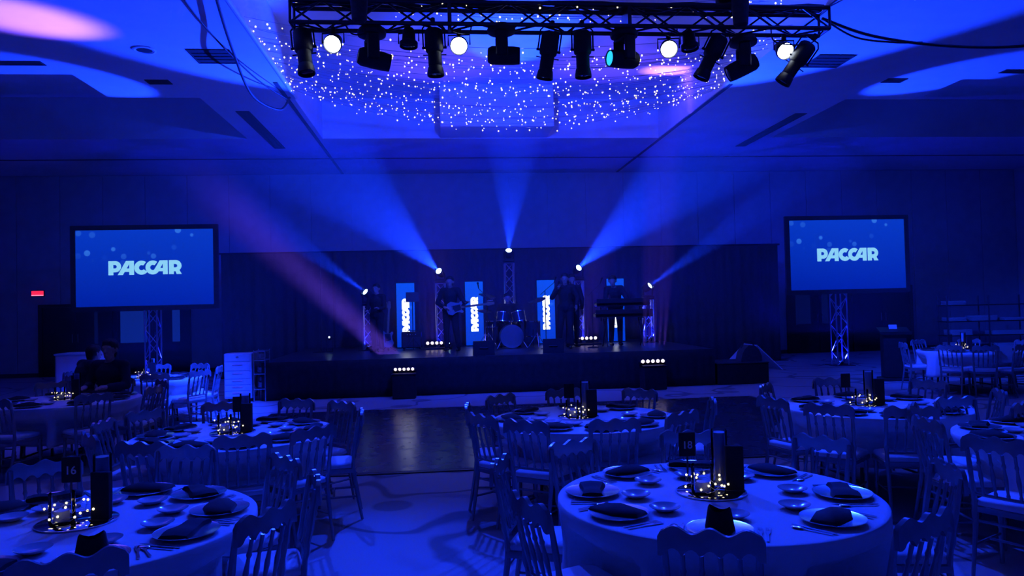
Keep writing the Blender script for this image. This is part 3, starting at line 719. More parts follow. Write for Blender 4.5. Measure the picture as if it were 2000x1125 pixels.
t = thing('bass_guitar', 'pale guitar standing upright on a stand left of the panels', 'guitar', (-1.28, 17.9, SH+.33), rot=(rad(10), rad(-86), 0)); guitar_mesh_parts(t, guitar_m)
t = thing('guitar_stand', 'small black stand under the upright pale guitar', 'stand', (-1.28, 17.9, SH))
obj('post', MB().tube([(0, .10, 0.02), (0, .10, .45)], .011, 8), matte_m, t)
for a in (90, 210, 330): obj('leg', MB().tube([(0, .10, .12), (.22*math.cos(rad(a)), .10+.22*math.sin(rad(a)), .01)], .009, 6), matte_m, t)
obj('cradle', MB().tube([(-.14, -.09, .12), (-.10, .09, .1), (.10, .09, .1), (.14, -.09, .12)], .008, 6), matte_m, t)
def mic_stand(x, y, h, dx, lb):
    t = thing('microphone_stand', lb, 'microphone stand', (x, y, SH), 0, 'microphone stands on stage')
    obj('base', MB().lathe([(.13, 0), (.13, .015), (.02, .03)], 18), matte_m, t); obj('pole', MB().tube([(0, 0, .02), (0, 0, h)], .010, 8), dalu_m, t)
    obj('boom', MB().tube([(-dx*.5, 0, h-.1), (0, 0, h), (dx, 0, h+.18)], .007, 6), dalu_m, t)
    m_ = obj('microphone', MB().lathe([(.010, 0), (.015, .12), (.018, .13)], 10, (dx, 0, h+.18), (dx*.3, -.2, .3)), black_m, t)
    obj('mic_head', MB().ball(Vector((dx, 0, h+.18))+Vector((dx*.3, -.2, .3)).normalized()*.15, .026, 10, 8), dalu_m, m_)
mic_stand(1.06, 17.2, 1.25, -.18, 'thin microphone stand in front of the second LED panel')
mic_stand(2.40, 17.0, 1.35, .22, 'thin microphone stand in front of the singer')
mic_stand(3.5, 17.0, 1.3, .2, 'thin microphone stand at the left of the keyboard')
t = thing('music_stand', 'black music stand before the leftmost LED panel', 'music stand', (-.68, 17.9, SH))
obj('desk', MB().box((0, 0, 1.28), (.30, .015, .24), (rad(-15), 0, 0)), black_m, t); obj('pole', MB().tube([(0, .02, .3), (0, .02, 1.25)], .010, 8), matte_m, t)
for a in (90, 210, 330): obj('leg', MB().tube([(0, .02, .32), (.25*math.cos(rad(a)), .02+.25*math.sin(rad(a)), .01)], .009, 6), matte_m, t)
# drum kit
DX, DY = 1.66, 17.7
def drum(name, lb, c, r, h, axis, legs=0, stand=0.):
    t = thing(name, lb, 'drum', (c[0], c[1], SH), 0, 'pieces of the drum kit'); ax = Vector(axis).normalized(); cc = Vector((0, 0, c[2]))
    obj('shell', MB().lathe([(r*.97, -h/2), (r, -h/2), (r, h/2), (r*.97, h/2)], 24, cc, ax), drum_m, t)
    obj('head', MB().lathe([(r*.97, h/2+.004), (0, h/2+.006)], 24, cc, ax), skinh_m, t)
    for s_ in (-1, 1): obj('hoop', MB().lathe([(r*.98, s_*h/2-.012), (r*1.03, s_*h/2-.012), (r*1.03, s_*h/2+.012), (r*.98, s_*h/2+.012)], 24, cc, ax), steel_m, t)
    for k in range(legs):
        a = 2*PI*k/legs+.5; obj('leg', MB().tube([(r*1.02*math.cos(a), r*1.02*math.sin(a), c[2]), (r*1.1*math.cos(a), r*1.1*math.sin(a), .01)], .009, 6), steel_m, t)
    return t
t = drum('bass_drum', 'large bass drum at the middle of the kit', (DX, DY, .29), .27, .36, (0, -1, 0))
for sx in (-1, 1): obj('spur', MB().tube([(sx*.25, -.12, .2), (sx*.36, -.22, .01)], .009, 6), steel_m, t)
obj('tom_post', MB().tube([(0, .0, .55), (0, 0, .72)], .014, 8), steel_m, t)
drum('rack_tom', 'small tom over the bass drum, audience left', (DX-.19, DY, .74), .15, .22, (.15, .25, 1)); drum('rack_tom', 'small tom over the bass drum, audience right', (DX+.19, DY, .74), .16, .24, (-.15, .25, 1))
for sx, o in ((-1, 'rack_tom'), (1, 'rack_tom.001')): obj('mount', MB().tube([(0, 0, .66), (-sx*.17, 0, .64)], .010, 6), steel_m, bpy.data.objects[o])
drum('floor_tom', 'floor tom on three legs at the right of the kit', (DX+.55, DY+.35, .44), .20, .36, (0, 0, 1), 3)
drum('snare_drum', 'shallow snare drum at the left of the kit', (DX-.42, DY+.42, .58), .175, .14, (0, 0, 1), 3)
def cymbal(x, y, h, tx, r, lb):
    t = thing('cymbal_stand', lb, 'cymbal', (x, y, SH), 0, 'cymbals of the drum kit')
    obj('pole', MB().tube([(0, 0, .3), (0, 0, h)], .010, 8), steel_m, t)
    for a in (30, 150, 270): obj('leg', MB().tube([(0, 0, .35), (.24*math.cos(rad(a)), .24*math.sin(rad(a)), .01)], .009, 6), steel_m, t)
    obj('cymbal', MB().lathe([(.01, .022), (.03, .02), (.05, .008), (r*.6, .0), (r, -.018), (r, -.022), (.0, .0)], 24, (0, 0, h), (tx, -.25, 1)), brass_m, t)
cymbal(DX-.62, DY+.1, .92, .1, .18, 'low hi-hat cymbal at the left of the drum kit'); cymbal(DX-.5, DY+.75, 1.30, .2, .22, 'tall crash cymbal at the left of the drum kit')
cymbal(DX+.62, DY-.05, 1.15, -.25, .22, 'crash cymbal at the right of the drum kit')
t = thing('drum_stool', 'round black stool under the drummer', 'stool', (DX, DY+.85, SH))
obj('seat', MB().lathe([(.15, .44), (.17, .46), (.17, .50), (.14, .52)], 18), black_m, t); obj('pole', MB().tube([(0, 0, .15), (0, 0, .45)], .02, 8), steel_m, t)
for a in (30, 150, 270): obj('leg', MB().tube([(0, 0, .2), (.22*math.cos(rad(a)), .22*math.sin(rad(a)), .01)], .011, 6), steel_m, t)
# keyboards
KX, KY = 4.22, 17.0
t = thing('keyboard_stand', 'black two-tier stand under the keyboards', 'stand', (KX, KY, SH))
for sx in (-1, 1):
    obj('leg', MB().tube([(sx*.42, -.2, .015), (sx*.42, .2, .66)], .016, 8), matte_m, t); obj('leg', MB().tube([(sx*.45, .2, .015), (sx*.45, -.2, .66)], .016, 8), matte_m, t)
    obj('post', MB().tube([(sx*.47, .2, .6), (sx*.47, .25, .93)], .014, 8), matte_m, t); obj('arm', MB().tube([(sx*.47, .25, .93), (sx*.47, -.05, .93)], .012, 8), matte_m, t)
    obj('rest', MB().tube([(sx*.42, -.24, .675), (sx*.42, .24, .675)], .014, 8), matte_m, t)
def keys(z, w_, y, lb):
    t = thing('keyboard', lb, 'keyboard', (KX, KY+y, SH+z), 0, 'keyboards on stage')
    obj('case', MB().rbox((0, 0, .05), (w_, .30, .09), .015), black_m, t); obj('back_panel', MB().rbox((0, -.14, .09), (w_, .02, .18), .006), black_m, t)
    obj('keybed', MB().bb(-w_/2+.04, w_/2-.04, .0, .13, .095, .105), keyw_m, t); obj('control_panel', MB().bb(-w_/2+.04, w_/2-.04, -.13, -.02, .095, .10), matte_m, t)
keys(.69, 1.35, 0, 'long black keyboard on the lower tier of the stand'); keys(.945, 1.25, .1, 'shorter black keyboard on the upper tier of the stand')

# ---- things at the right end of the stage
t = thing('easel_board', 'white folded board standing like a tent behind the dark bag', 'board', (7.92, 18.5, 0))
for s_ in (-1, 1): obj('leaf', MB().box((s_*.33, 0, .315), (.02, .80, .93), (0, -rad(46)*s_, 0)), screen_paper, t)
obj('hinge', MB().tube([(0, -.33, .63), (0, .33, .63)], .014, 6), dalu_m, t)
t = thing('equipment_bag', 'black domed bag sitting on the low step block', 'bag', (6.62, 15.6, .462))
obj('body', MB().add(*(lambda m_: (m_.v, m_.f))(MB().prism([(-.23, 0), (.24, 0), (.235, .12), (.18, .25), (.09, .34), (-.04, .35), (-.13, .28), (-.19, .17)], .32, 'xz'))), drape_m, t, loc=(0, -.16, 0))
obj('strap', MB().tube([(-.16, 0, .28), (-.08, 0, .42), (.08, 0, .42), (.16, 0, .28)], .012, 6), black_m, t)

# ================================================================== people
def person(name, label, loc, rz, J, cloth, top_m=suit_m, leg_m=suit_m, group=None, scale=1.):
    """one remeshed body with clothes and hair as children; facing -y; J overrides joints"""
    B = dict(pelvis=(0, 0, .95), waist=(0, 0, 1.08), chest=(0, 0, 1.28), neck=(0, .01, 1.46), head=(0, -.015, 1.60),
             sl=(-.18, 0, 1.40), el=(-.23, .02, 1.13), wl=(-.22, -.08, .90), sr=(.18, 0, 1.40), er=(.23, .02, 1.13), wr=(.22, -.08, .90),
             hl=(-.09, 0, .92), kl=(-.10, -.03, .50), al=(-.11, .02, .09), hr=(.09, 0, .92), kr=(.10, -.03, .50), ar=(.11, .02, .09),
             face=(0, -1, 0), fl=(0, -.3, -1), fr=(0, -.3, -1), toe=(0, -1, 0))
    B.update(J); V = {k: Vector(v) for k, v in B.items()}
    root = thing(name, label, 'person', loc, rz, group); root.scale = (scale,)*3
    b = MB()
    b.capsule(V['pelvis'], V['waist'], .14, .125); b.capsule(V['waist'], V['chest'], .12, .15); b.capsule(V['chest'], V['neck']-Vector((0, 0, .06)), .14, .08)
    b.capsule(V['sl'], V['sr'], .06, .06); b.capsule(V['neck']-Vector((0, 0, .05)), V['head']-Vector((0, 0, .05)), .055, .052)
    f_ = V['face'].normalized(); sd = f_.cross(Vector((0, 0, 1))).normalized(); h = V['head']
    b.ball(h+Vector((0, 0, .025)), .092, 14, 10); b.capsule(h+f_*.02+Vector((0, 0, .0)), h+f_*.035-Vector((0, 0, .075)), .075, .048)
    b.capsule(h+f_*.088+Vector((0, 0, .01)), h+f_*.108-Vector((0, 0, .022)), .010, .016); b.ball(h+f_*.082-Vector((0, 0, .06)), .018, 8, 6)
    for s_ in (-1, 1):
        b.capsule(h+sd*s_*.088+Vector((0, 0, .015)), h+sd*s_*.088-Vector((0, 0, .02)), .018, .012); b.ball(h+f_*.082+sd*s_*.034+Vector((0, 0, .032)), .014, 8, 6)
    for s_, e_, w_, fg in (('sl', 'el', 'wl', 'fl'), ('sr', 'er', 'wr', 'fr')):
        b.capsule(V[s_], V[e_], .052, .042); b.capsule(V[e_], V[w_], .042, .028)
        d = V[fg].normalized(); ax = Vector((0, 0, 1)) if abs(d.z) < .8 else Vector((1, 0, 0)); u = d.cross(ax).normalized(); v_ = d.cross(u)
        pc = V[w_]+d*.085; b.capsule(V[w_], pc, .026, .03)
        for k, L in enumerate((.066, .076, .072, .056)):
            o_ = u*(.033-.022*k); p1 = pc+o_; p2 = p1+d*L*.55; p3 = p2+(d*.7+v_*.6)*L*.5
            b.capsule(p1, p2, .0105, .010, 8); b.capsule(p2, p3, .010, .008, 8)
        t1 = V[w_]+d*.03+u*.032; t2 = t1+(d*.6+u*.6+v_*.3)*.045; b.capsule(t1, t2, .012, .011, 8); b.capsule(t2, t2+(d*.9+v_*.3)*.03, .011, .009, 8)
    for h_, k_, a_ in (('hl', 'kl', 'al'), ('hr', 'kr', 'ar')):
        b.capsule(V[h_], V[k_], .078, .052); b.capsule(V[k_], V[a_], .052, .034); b.capsule(V[a_]-Vector((0, 0, .04)), V[a_]+V['toe']*.13-Vector((0, 0, .05)), .034, .028)
    def rm(o, vx):
        md = o.modifiers.new('skin', 'REMESH'); md.mode = 'VOXEL'; md.voxel_size = vx; md.use_smooth_shade = True
        sm = o.modifiers.new('smooth', 'SMOOTH'); sm.factor = .5; sm.iterations = 2
    o = obj('body', b, skin_m, root, smooth=0); rm(o, .0075)
    c = MB(); c.capsule(V['pelvis']+Vector((0, 0, .02)), V['waist'], .165, .15); c.capsule(V['waist'], V['chest'], .145, .175); c.capsule(V['chest'], V['neck']-Vector((0, 0, .07)), .165, .085); c.capsule(V['sl'], V['sr'], .078, .078)
    for s_, e_, w_ in (('sl', 'el', 'wl'), ('sr', 'er', 'wr')): c.capsule(V[s_], V[e_], .072, .058); c.capsule(V[e_], V[e_].lerp(V[w_], .93), .056, .042)
    o = obj('jacket', c, top_m, root, smooth=0); rm(o, .014)
    c = MB(); c.capsule(V['hl']+Vector((.02, 0, .02)), V['hr']+Vector((-.02, 0, .02)), .13, .13)
    for h_, k_, a_ in (('hl', 'kl', 'al'), ('hr', 'kr', 'ar')): c.capsule(V[h_], V[k_], .102, .075); c.capsule(V[k_], V[a_]+Vector((0, 0, .03)), .073, .06)
    o = obj('trousers', c, leg_m, root, smooth=0); rm(o, .014)
    for a_ in ('al', 'ar'):
        c = MB(); c.capsule(V[a_]-Vector((0, 0, .045))-V['toe']*.04, V[a_]+V['toe']*.15-Vector((0, 0, .052)), .043, .036)
        o = obj('shoe', c, shoe_m, root, smooth=0); rm(o, .010)
    c = MB(); c.ball(h+Vector((0, 0, .045))-f_*.018, .104, 14, 10); c.capsule(h-f_*.05+Vector((0, 0, .04)), h-f_*.055-Vector((0, 0, .05 if cloth != 'long' else .2)), .08, .06 if cloth != 'long' else .07)
    c.capsule(h+Vector((0, 0, .09))+f_*.03+sd*.03, h+Vector((0, 0, .09))+f_*.03-sd*.03, .045, .045)
    o = obj('hair', c, hair_m, root, smooth=0); rm(o, .010)
    return root
G = 'band members on stage'
person('person', 'guitarist in dark clothes holding a pale guitar on stage', (.22, 17.25, SH), rad(-15), dict(el=(-.30, -.02, 1.12), wl=(-.10, -.22, 1.02), er=(.32, -.10, 1.16), wr=(.42, -.24, 1.10), fl=(1, -.2, -.3), fr=(.6, -.6, .3), kr=(.13, -.06, .5), ar=(.17, .02, .09)), 'short', group=G)
person('person', 'dark clothed figure standing left of the upright guitar', (-1.50, 17.7, SH), rad(-25), dict(el=(-.24, -.05, 1.13), wl=(-.12, -.26, 1.05), er=(.24, -.04, 1.13), wr=(.20, -.25, 1.1), fl=(.5, -1, 0), fr=(-.2, -1, .2)), 'short', group=G, scale=.93)
person('person', 'singer in dark clothes raising a microphone on stage', (2.86, 16.9, SH), rad(-20), dict(er=(.30, -.05, 1.16), wr=(.28, -.2, 1.0), el=(-.30, -.06, 1.18), wl=(-.12, -.24, 1.38), fl=(.4, -.4, .6), kl=(-.13, -.05, .5), al=(-.19, .04, .09)), 'long', group=G, scale=1.0)
person('person', 'dark clothed figure standing close behind the singer', (3.10, 17.45, SH), rad(15), dict(el=(-.26, -.02, 1.13), er=(.26, -.02, 1.13)), 'short', group=G)
person('person', 'keyboard player bending over the keyboards on stage', (4.17, 17.55, SH), 0, dict(chest=(-.03, -.08, 1.27), neck=(-.06, -.16, 1.42), head=(-.10, -.22, 1.54), sl=(-.22, -.12, 1.36), sr=(.13, -.12, 1.37), el=(-.28, -.22, 1.12), wl=(-.20, -.40, 1.02), er=(.24, -.22, 1.12), wr=(.20, -.40, 1.02), fl=(0, -1, -.2), fr=(0, -1, -.2), face=(-.3, -1, -.5)), 'short', top_m=shirt_m, group=G)
person('person', 'drummer seated behind the drum kit on stage', (DX, DY+.82, SH-.40), 0, dict(kl=(-.22, -.38, .90), al=(-.22, -.34, .49), kr=(.22, -.38, .90), ar=(.22, -.34, .49), el=(-.30, -.1, 1.16), wl=(-.22, -.34, 1.12), er=(.30, -.1, 1.16), wr=(.22, -.34, 1.12), fl=(0, -1, .3), fr=(0, -1, .3)), 'short', group=G)
# microphone in the singer's hand
t = thing('microphone', 'handheld microphone near the mouth of the singer', 'microphone', (2.67, 16.73, SH+1.40), rot=(rad(40), 0, 0))
obj('body', MB().lathe([(.011, 0), (.017, .15)], 10), black_m, t); obj('mic_head', MB().ball((0, 0, .17), .026, 10, 8), dalu_m, t)


# ================================================================== banquet tables, chairs and settings
TR = .838
def chair_proto():
    t = thing('ballroom_chair', 'x', 'chair')
    m = chair_m
    # seat frame and cushion
    def tz(w0, w1, d, z0, z1, r=.02):
        def ring(k, z): return [(-w0/2+k, -d/2+k, z), (w0/2-k, -d/2+k, z), (w1/2-k-.03, d/2-k, z), (w1/2-k, d/2-k-.03, z)] if False else [(-w0/2+k, -d/2+k, z), (w0/2-k, -d/2+k, z), (w1/2-k, d/2-k-.04, z), (w1/2-k-.05, d/2-k, z), (-w1/2+k+.05, d/2-k, z), (-w1/2+k, d/2-k-.04, z)]
        vs = ring(0, z0)+ring(0, z1-r)+ring(r*.35, z1-r*.35)+ring(r*1.2, z1); fs = [tuple(range(5, -1, -1)), tuple(range(18, 24))]
        for j in range(3):
            for i_ in range(6): fs.append((j*6+i_, j*6+(i_+1) % 6, (j+1)*6+(i_+1) % 6, (j+1)*6+i_))
        return MB().add(vs, fs)
    obj('seat_frame', tz(.37, .41, .39, .405, .445, .008), m, t); obj('cushion', tz(.35, .395, .375, .446, .492, .03), cush_m, t, smooth=60)
    fl = MB().lathe([(.012, 0), (.015, .02), (.013, .05), (.016, .14), (.021, .2), (.015, .22), (.02, .24), (.015, .26), (.020, .33), (.016, .35), (.021, .37), (.021, .405)], 8).mesh('leg', 50); fl.materials.append(m)
    for sx in (-1, 1): obj('leg', fl, m, t, loc=(sx*.172, .155, 0))
    for sx in (-1, 1):
        pts = [(sx*.165, -.255, 0), (sx*.165, -.225, .16), (sx*.166, -.19, .36), (sx*.168, -.182, .44), (sx*.172, -.19, .52), (sx*.175, -.198, .56), (sx*.176, -.205, .62), (sx*.178, -.215, .68), (sx*.180, -.232, .78), (sx*.182, -.250, .875)]
        obj('leg', MB().tube(pts, [.012, .014, .018, .019, .015, .020, .014, .017, .014, .013], 8), m, t)
    # crest rail: waved top, scalloped underside, slightly bowed
    n_ = 30; vs = []; fs = []
    for i_ in range(n_+1):
        x = -.205+.41*i_/n_; g = (x+.18)/.072; ph = abs(math.sin(PI*g)) if -.18 <= x <= .18 else 0
        zt = .902+.014*math.cos(2*PI*x/.137)-(.02 if abs(x) > .196 else 0); zb = .795+.036*ph**.7
        y = -.262-.020*(1-(x/.205)**2)
        vs += [(x, y-.011, zb), (x, y+.011, zb), (x, y+.015, zt), (x, y-.007, zt)]
    for i_ in range(n_):
        a = i_*4; b = a+4
        for q in range(4): fs.append((a+q, a+(q+1) % 4, b+(q+1) % 4, b+q))
    fs.append((3, 2, 1, 0)); fs.append(tuple(n_*4+q for q in range(4)))
    obj('crest_rail', MB().add(vs, [tuple(reversed(f)) for f in fs]), m, t, smooth=35)
    lr = MB(); lr.tube([(-.172, -.190, .52), (-.06, -.199, .52), (.06, -.199, .52), (.172, -.190, .52)], .011, 6)
    obj('lower_rail', lr, m, t)
    sp = MB()
    for k, (r_, u) in enumerate(()): pass
    prof = [(.008, 0), (.012, .02), (.008, .035), (.011, .09), (.014, .13), (.010, .17), (.008, .20), (.013, .215), (.009, .235), (.010, .29)]
    ax = Vector((0, -.068, .285)); sme = MB().lathe(prof, 7, (0, 0, 0), ax).mesh('spindle', 50); sme.materials.append(m)
    for x in (-.108, -.036, .036, .108): obj('spindle', sme, m, t, loc=(x, -.199, .522))
    for sx in (-1, 1): obj('stretcher', MB().tube([(sx*.172, .155, .20), (sx*.166, -.215, .20)], .009, 6), m, t)
    obj('stretcher', MB().tube([(-.169, -.02, .20), (.169, -.02, .20)], .009, 6), m, t)
    obj('stretcher', MB().tube([(-.166, -.19, .35), (.166, -.19, .35)], .009, 6), m, t)
    return proto(t)
CH = chair_proto(); CH_USED = [False]
def put_chair(x, y, rz, label, group):
    if not CH_USED[0]:
        CH_USED[0] = True; CH.location = (x, y, 0); CH.rotation_euler = (0, 0, rz); CH['label'] = label; CH['group'] = group; return CH
    return dup(CH, (x, y, 0), rz, label, group)
def cloth(cx, cy, dents, seed, hem=.30):
    """round cloth with soft folds; dents = (angle, radius): where chair seats push it in"""
    r_ = random.Random(seed); N = 120; k1 = r_.randint(9, 12); k2 = k1+r_.randint(4, 7); p1, p2 = r_.random()*6, r_.random()*6
    levels = [('t', .0, .754), ('t', .45, .754), ('t', TR-.02, .754), ('t', TR-.003, .7535), ('t', TR+.004, .749)]
    zs = [.72, .66, .60, .55, .50, .45, .40, .35, hem]
    vs = []; fs = []
    for _, r, z in levels:
        for i in range(N): a = 2*PI*i/N; vs.append((cx+r*math.cos(a), cy+r*math.sin(a), z))
    for z in zs:
        u = (.744-z)/(.744-hem)
        for i in range(N):
            a = 2*PI*i/N
            fold = ((.5+.5*math.sin(k1*a+p1))*.045+(.5+.5*math.sin(k2*a+p2))*.03)*u
            r = TR+.005+u*(.006+fold*.8)
            for da, rf in dents:
                d = abs((a-da+PI) % (2*PI)-PI)
                wd = max(0, min(1, (rad(24)-d)/rad(8))); wz = max(0, min(1, (.70-z)/.17))
                wd = wd*wd*(3-2*wd); wz = wz*wz*(3-2*wz)
                if rf < r: r = r+(min(rf-.012, r)-r)*wd*wz
            vs.append((cx+r*math.cos(a), cy+r*math.sin(a), z+(.004*math.sin(k1*a+p2) if z == hem else 0)))
    L = len(levels)+len(zs)
    for j in range(L-1):
        for i in range(N): fs.append((j*N+i, (j+1)*N+i, (j+1)*N+(i+1) % N, j*N+(i+1) % N))
    return MB().add(vs, fs)

TD = [ # key, centre, phrase, chairs (angle, crest radius), plate angles
 ('t1', (1.44, 3.88), 'the front right table', [(-111, 1.13), (-156, 1.15), (158, 1.20), (125, 1.10), (78, 1.11), (36, 1.20), (-8, 1.21), (-63, 1.12)], [-109, -155, 166, 121, 82, 40, -11, -57], '18'),
 ('t2', (-1.82, 3.92), 'the front left table', [(-68, 1.05), (-23, 1.11), (8, 1.14), (43, 1.14), (86, 1.28), (123, 1.14), (165, 1.15)], [-61, -23, 12, 50, 83, 125, 150, -99], '16'),
 ('t3', (-1.78, 6.6), 'the table behind the front left one', [(-72, 1.08), (-44, 1.11), (2, 1.06), (40, 1.08), (75, 1.12), (112, 1.12), (150, 1.12), (-179, 1.08), (-142, 1.12), (-106, 1.2)], [-72, -40, 2, 40, 75, 112, 150, -179, -142, -106], None),
 ('t4', (-4.66, 9.76), 'the round table with a guest', [(-100, 1.12), (-52, 1.12), (-10, 1.12), (35, 1.12), (80, 1.15), (125, 1.12), (170, 1.12), (-145, 1.12)], [-100, -52, -10, 35, 80, 125, 170, -145], None),
 ('t5', (-4.78, 12.58), 'the brightly lit far table', [(-98, 1.1), (-62, 1.12), (-30, 1.2), (10, 1.12), (60, 1.12), (100, 1.12), (-172, 1.14), (-135, 1.14)], [-98, -62, -30, 10, 60, 100, -172, -135], None),
 ('t6', (1.28, 6.72), 'the table behind the front right one', [(-122, 1.18), (-88, 1.10), (-53, 1.08), (-150, 1.13), (179, 1.06), (137, 1.0), (89, 1.02), (46, 1.05), (-9, 1.16)], [-122, -88, -53, -150, 179, 137, 89, 46, -9], None),
 ('t7', (4.10, 6.76), 'the table in line with the lectern', [(-139, 1.19), (-108, 1.15), (-168, 1.16), (-20, 1.06), (32, 1.12), (80, 1.12), (133, 1.05), (-62, 1.25)], [-139, -105, -170, -20, 32, 80, 133, -62], None),
 ('t8', (9.75, 13.0), 'the table by the linen rack', [(-140, 1.12), (-112, 1.12), (-80, 1.12), (-48, 1.12), (0, 1.12), (50, 1.12), (100, 1.12), (160, 1.1)], [-140, -112, -80, -48, 0, 50, 100, 160], None),
 ('t9', (4.60, 4.95), 'the cut off table at the edge', [(-152, 1.36), (172, 1.12), (134, 1.12), (100, 1.14), (-105, 1.15)], [-150, 172, 134, 95], None),
]
def order(angles):
    """rank of each angle going clockwise from the one nearest the camera"""
    k = [(-90-a) % 360 for a in angles]
    k = [v if v < 350 else v-360 for v in k]
    s_ = sorted(range(len(k)), key=lambda i: k[i]); rk = [0]*len(k)
    for r, i in enumerate(s_): rk[i] = r
    return rk
# settings
def napkin_mesh(kind):
    mb = MB()
    if kind == 0:
        n_ = 8; vs = []; fs = []
        for i in range(n_+1):
            u = i/n_; x = -.135+.27*u; h = .018+.012*math.sin(PI*u)+.006*math.sin(9*u); w_ = .062+.012*math.sin(5*u+1)
            vs += [(x, -w_, 0), (x, -w_*.9, h*.7), (x, -.01, h), (x, w_*.8, h*.8), (x, w_, 0)]
        for i in range(n_):
            for q in range(4): fs.append((i*5+q, (i+1)*5+q, (i+1)*5+q+1, i*5+q+1))
        fs.append((0, 1, 2, 3, 4)); fs.append(tuple(n_*5+q for q in (4, 3, 2, 1, 0))); fs += [((i+1)*5, i*5, i*5+4, (i+1)*5+4) for i in range(n_)]
        mb.add(vs, fs)
    else:
        out = [(-.14, -.07), (.02, -.085), (.14, -.035), (.13, .06), (.0, .085), (-.13, .055)]
        vs = [(x, y, 0) for x, y in out]+[(x*.92, y*.9, .014) for x, y in out]+[(-.08, -.01, .03), (.01, .005, .042), (.085, .005, .028)]
        fs = [tuple(range(5, -1, -1))]+[(i, (i+1) % 6, 6+(i+1) % 6, 6+i) for i in range(6)]+[(6, 7, 13, 12), (7, 8, 14, 13), (8, 9, 14), (9, 10, 13, 14), (10, 11, 12, 13), (11, 6, 12)]
        mb.add(vs, fs)
    me = mb.mesh('napkin', 50); me.materials.append(napkin_m); return me
NAP = [napkin_mesh(0), napkin_mesh(1)]
def stand_napkin():
    vs = []; n_ = 14; fs = []
    for z, r in ((0, .055), (.09, .05), (.10, .044), (.008, .042)):
        for i in range(n_): a = 2*PI*i/n_; vs.append((r*(1.3 if z < .05 else 1.05)*math.cos(a), r*.7*math.sin(a), z+.012*math.cos(2*a)*(z > .05)))
    for j in range(3):
        for i in range(n_): fs.append((j*n_+i, j*n_+(i+1) % n_, (j+1)*n_+(i+1) % n_, (j+1)*n_+i))
    me = MB().add(vs, fs).mesh('napkin', 50); me.materials.append(napkin_m); return me
NAP.append(stand_napkin())
def plate_proto():
    t = thing('charger_plate', 'x', 'plate')
    obj('plate', MB().lathe([(.085, 0), (.09, .004), (.10, .006), (.145, .016), (.147, .019), (.10, .010), (.088, .007), (0, .007)], 32), china_m, t)
    obj('rim', MB().lathe([(.143, .0165), (.149, .017), (.149, .021), (.143, .0195)], 32), rim_m, t)
    return proto(t)
PLT = plate_proto()
dish_me = MB().lathe([(.03, 0), (.04, .003), (.075, .022), (.078, .026), (.073, .024), (.04, .008), (0, .007)], 24).mesh('bread_dish', 40); dish_me.materials.append(china_m)
def knife_me():
    mb = MB().prism([(-.006, -.11), (.006, -.11), (.008, -.02), (.011, .03), (.009, .09), (.0, .115), (-.005, .09), (-.006, 0)], .003, 'xy'); me = mb.mesh('knife', 30); me.materials.append(steel_m); return me
def fork_me():
    mb = MB().prism([(-.006, -.10), (.006, -.10), (.004, -.01), (.011, .03), (.011, .045), (-.011, .045), (-.011, .03), (-.004, -.01)], .003, 'xy')
    for x in (-.0095, -.0032, .0032, .0095): mb.bb(x-.0018, x+.0018, .045, .095, 0, .003)
    me = mb.mesh('fork', 30); me.materials.append(steel_m); return me
def spoon_me():
    mb = MB().prism([(-.005, -.10), (.005, -.10), (.004, .03), (-.004, .03)], .003, 'xy'); mb.ball((0, .06, .004), (.019, .032, .004), 12, 6); me = mb.mesh('spoon', 40); me.materials.append(steel_m); return me
KN, FK, SPN = knife_me(), fork_me(), spoon_me()
TT = .756
PL_USED = [False]
def setting(cx, cy, a, lbl, phrase, kind, full, grp):
    d = Vector((math.cos(a), math.sin(a), 0)); rz = a+PI/2
    def at(r, s_): return Vector((cx, cy, TT))+d*r+Vector((-d.y, d.x, 0))*s_
    p = at(.655, 0); lb = 'silver rimmed plate, %s clockwise from front, %s' % (lbl, phrase)
    if not PL_USED[0]:
        PL_USED[0] = True; PLT.location = p; PLT['label'] = lb; PLT['group'] = 'plates on '+phrase
    else: dup(PLT, p, 0, lb, 'plates on '+phrase)
    o = bpy.data.objects.new('napkin', NAP[kind]); C.objects.link(o); o.location = p+Vector((0, 0, .0195 if kind < 2 else .0085)); o.rotation_euler = (0, 0, rz+random.uniform(-.35, .35))
    tag(o, 'black folded napkin, %s clockwise from front, %s' % (lbl, phrase), 'napkin', 'napkins on '+phrase)
    o = bpy.data.objects.new('bread_dish', dish_me); C.objects.link(o); o.location = at(.42, .07); tag(o, 'small round dish, %s clockwise from front, %s' % (lbl, phrase), 'dish', 'dishes on '+phrase)
    if full:
        for nm, wh, me, s_ in (('fork', 'inner', FK, -.175), ('fork', 'outer', FK, -.205), ('knife', 'shiny', KN, .175), ('spoon', 'shiny', SPN, .205)):
            o = bpy.data.objects.new(nm, me); C.objects.link(o); o.location = at(.66, -s_)+Vector((0, 0, .001)); o.rotation_euler = (0, 0, rz+random.uniform(-.12, .12))
            tag(o, '%s steel %s, %s place clockwise from front, %s' % (wh, nm, lbl, phrase), nm, 'cutlery on '+phrase)
def glass_tube(h, r, th=.004, base=.012):
    return MB().lathe([(r*.98, 0), (r, .003), (r, h), (r-th, h), (r-th, base), (0, base)], 24)
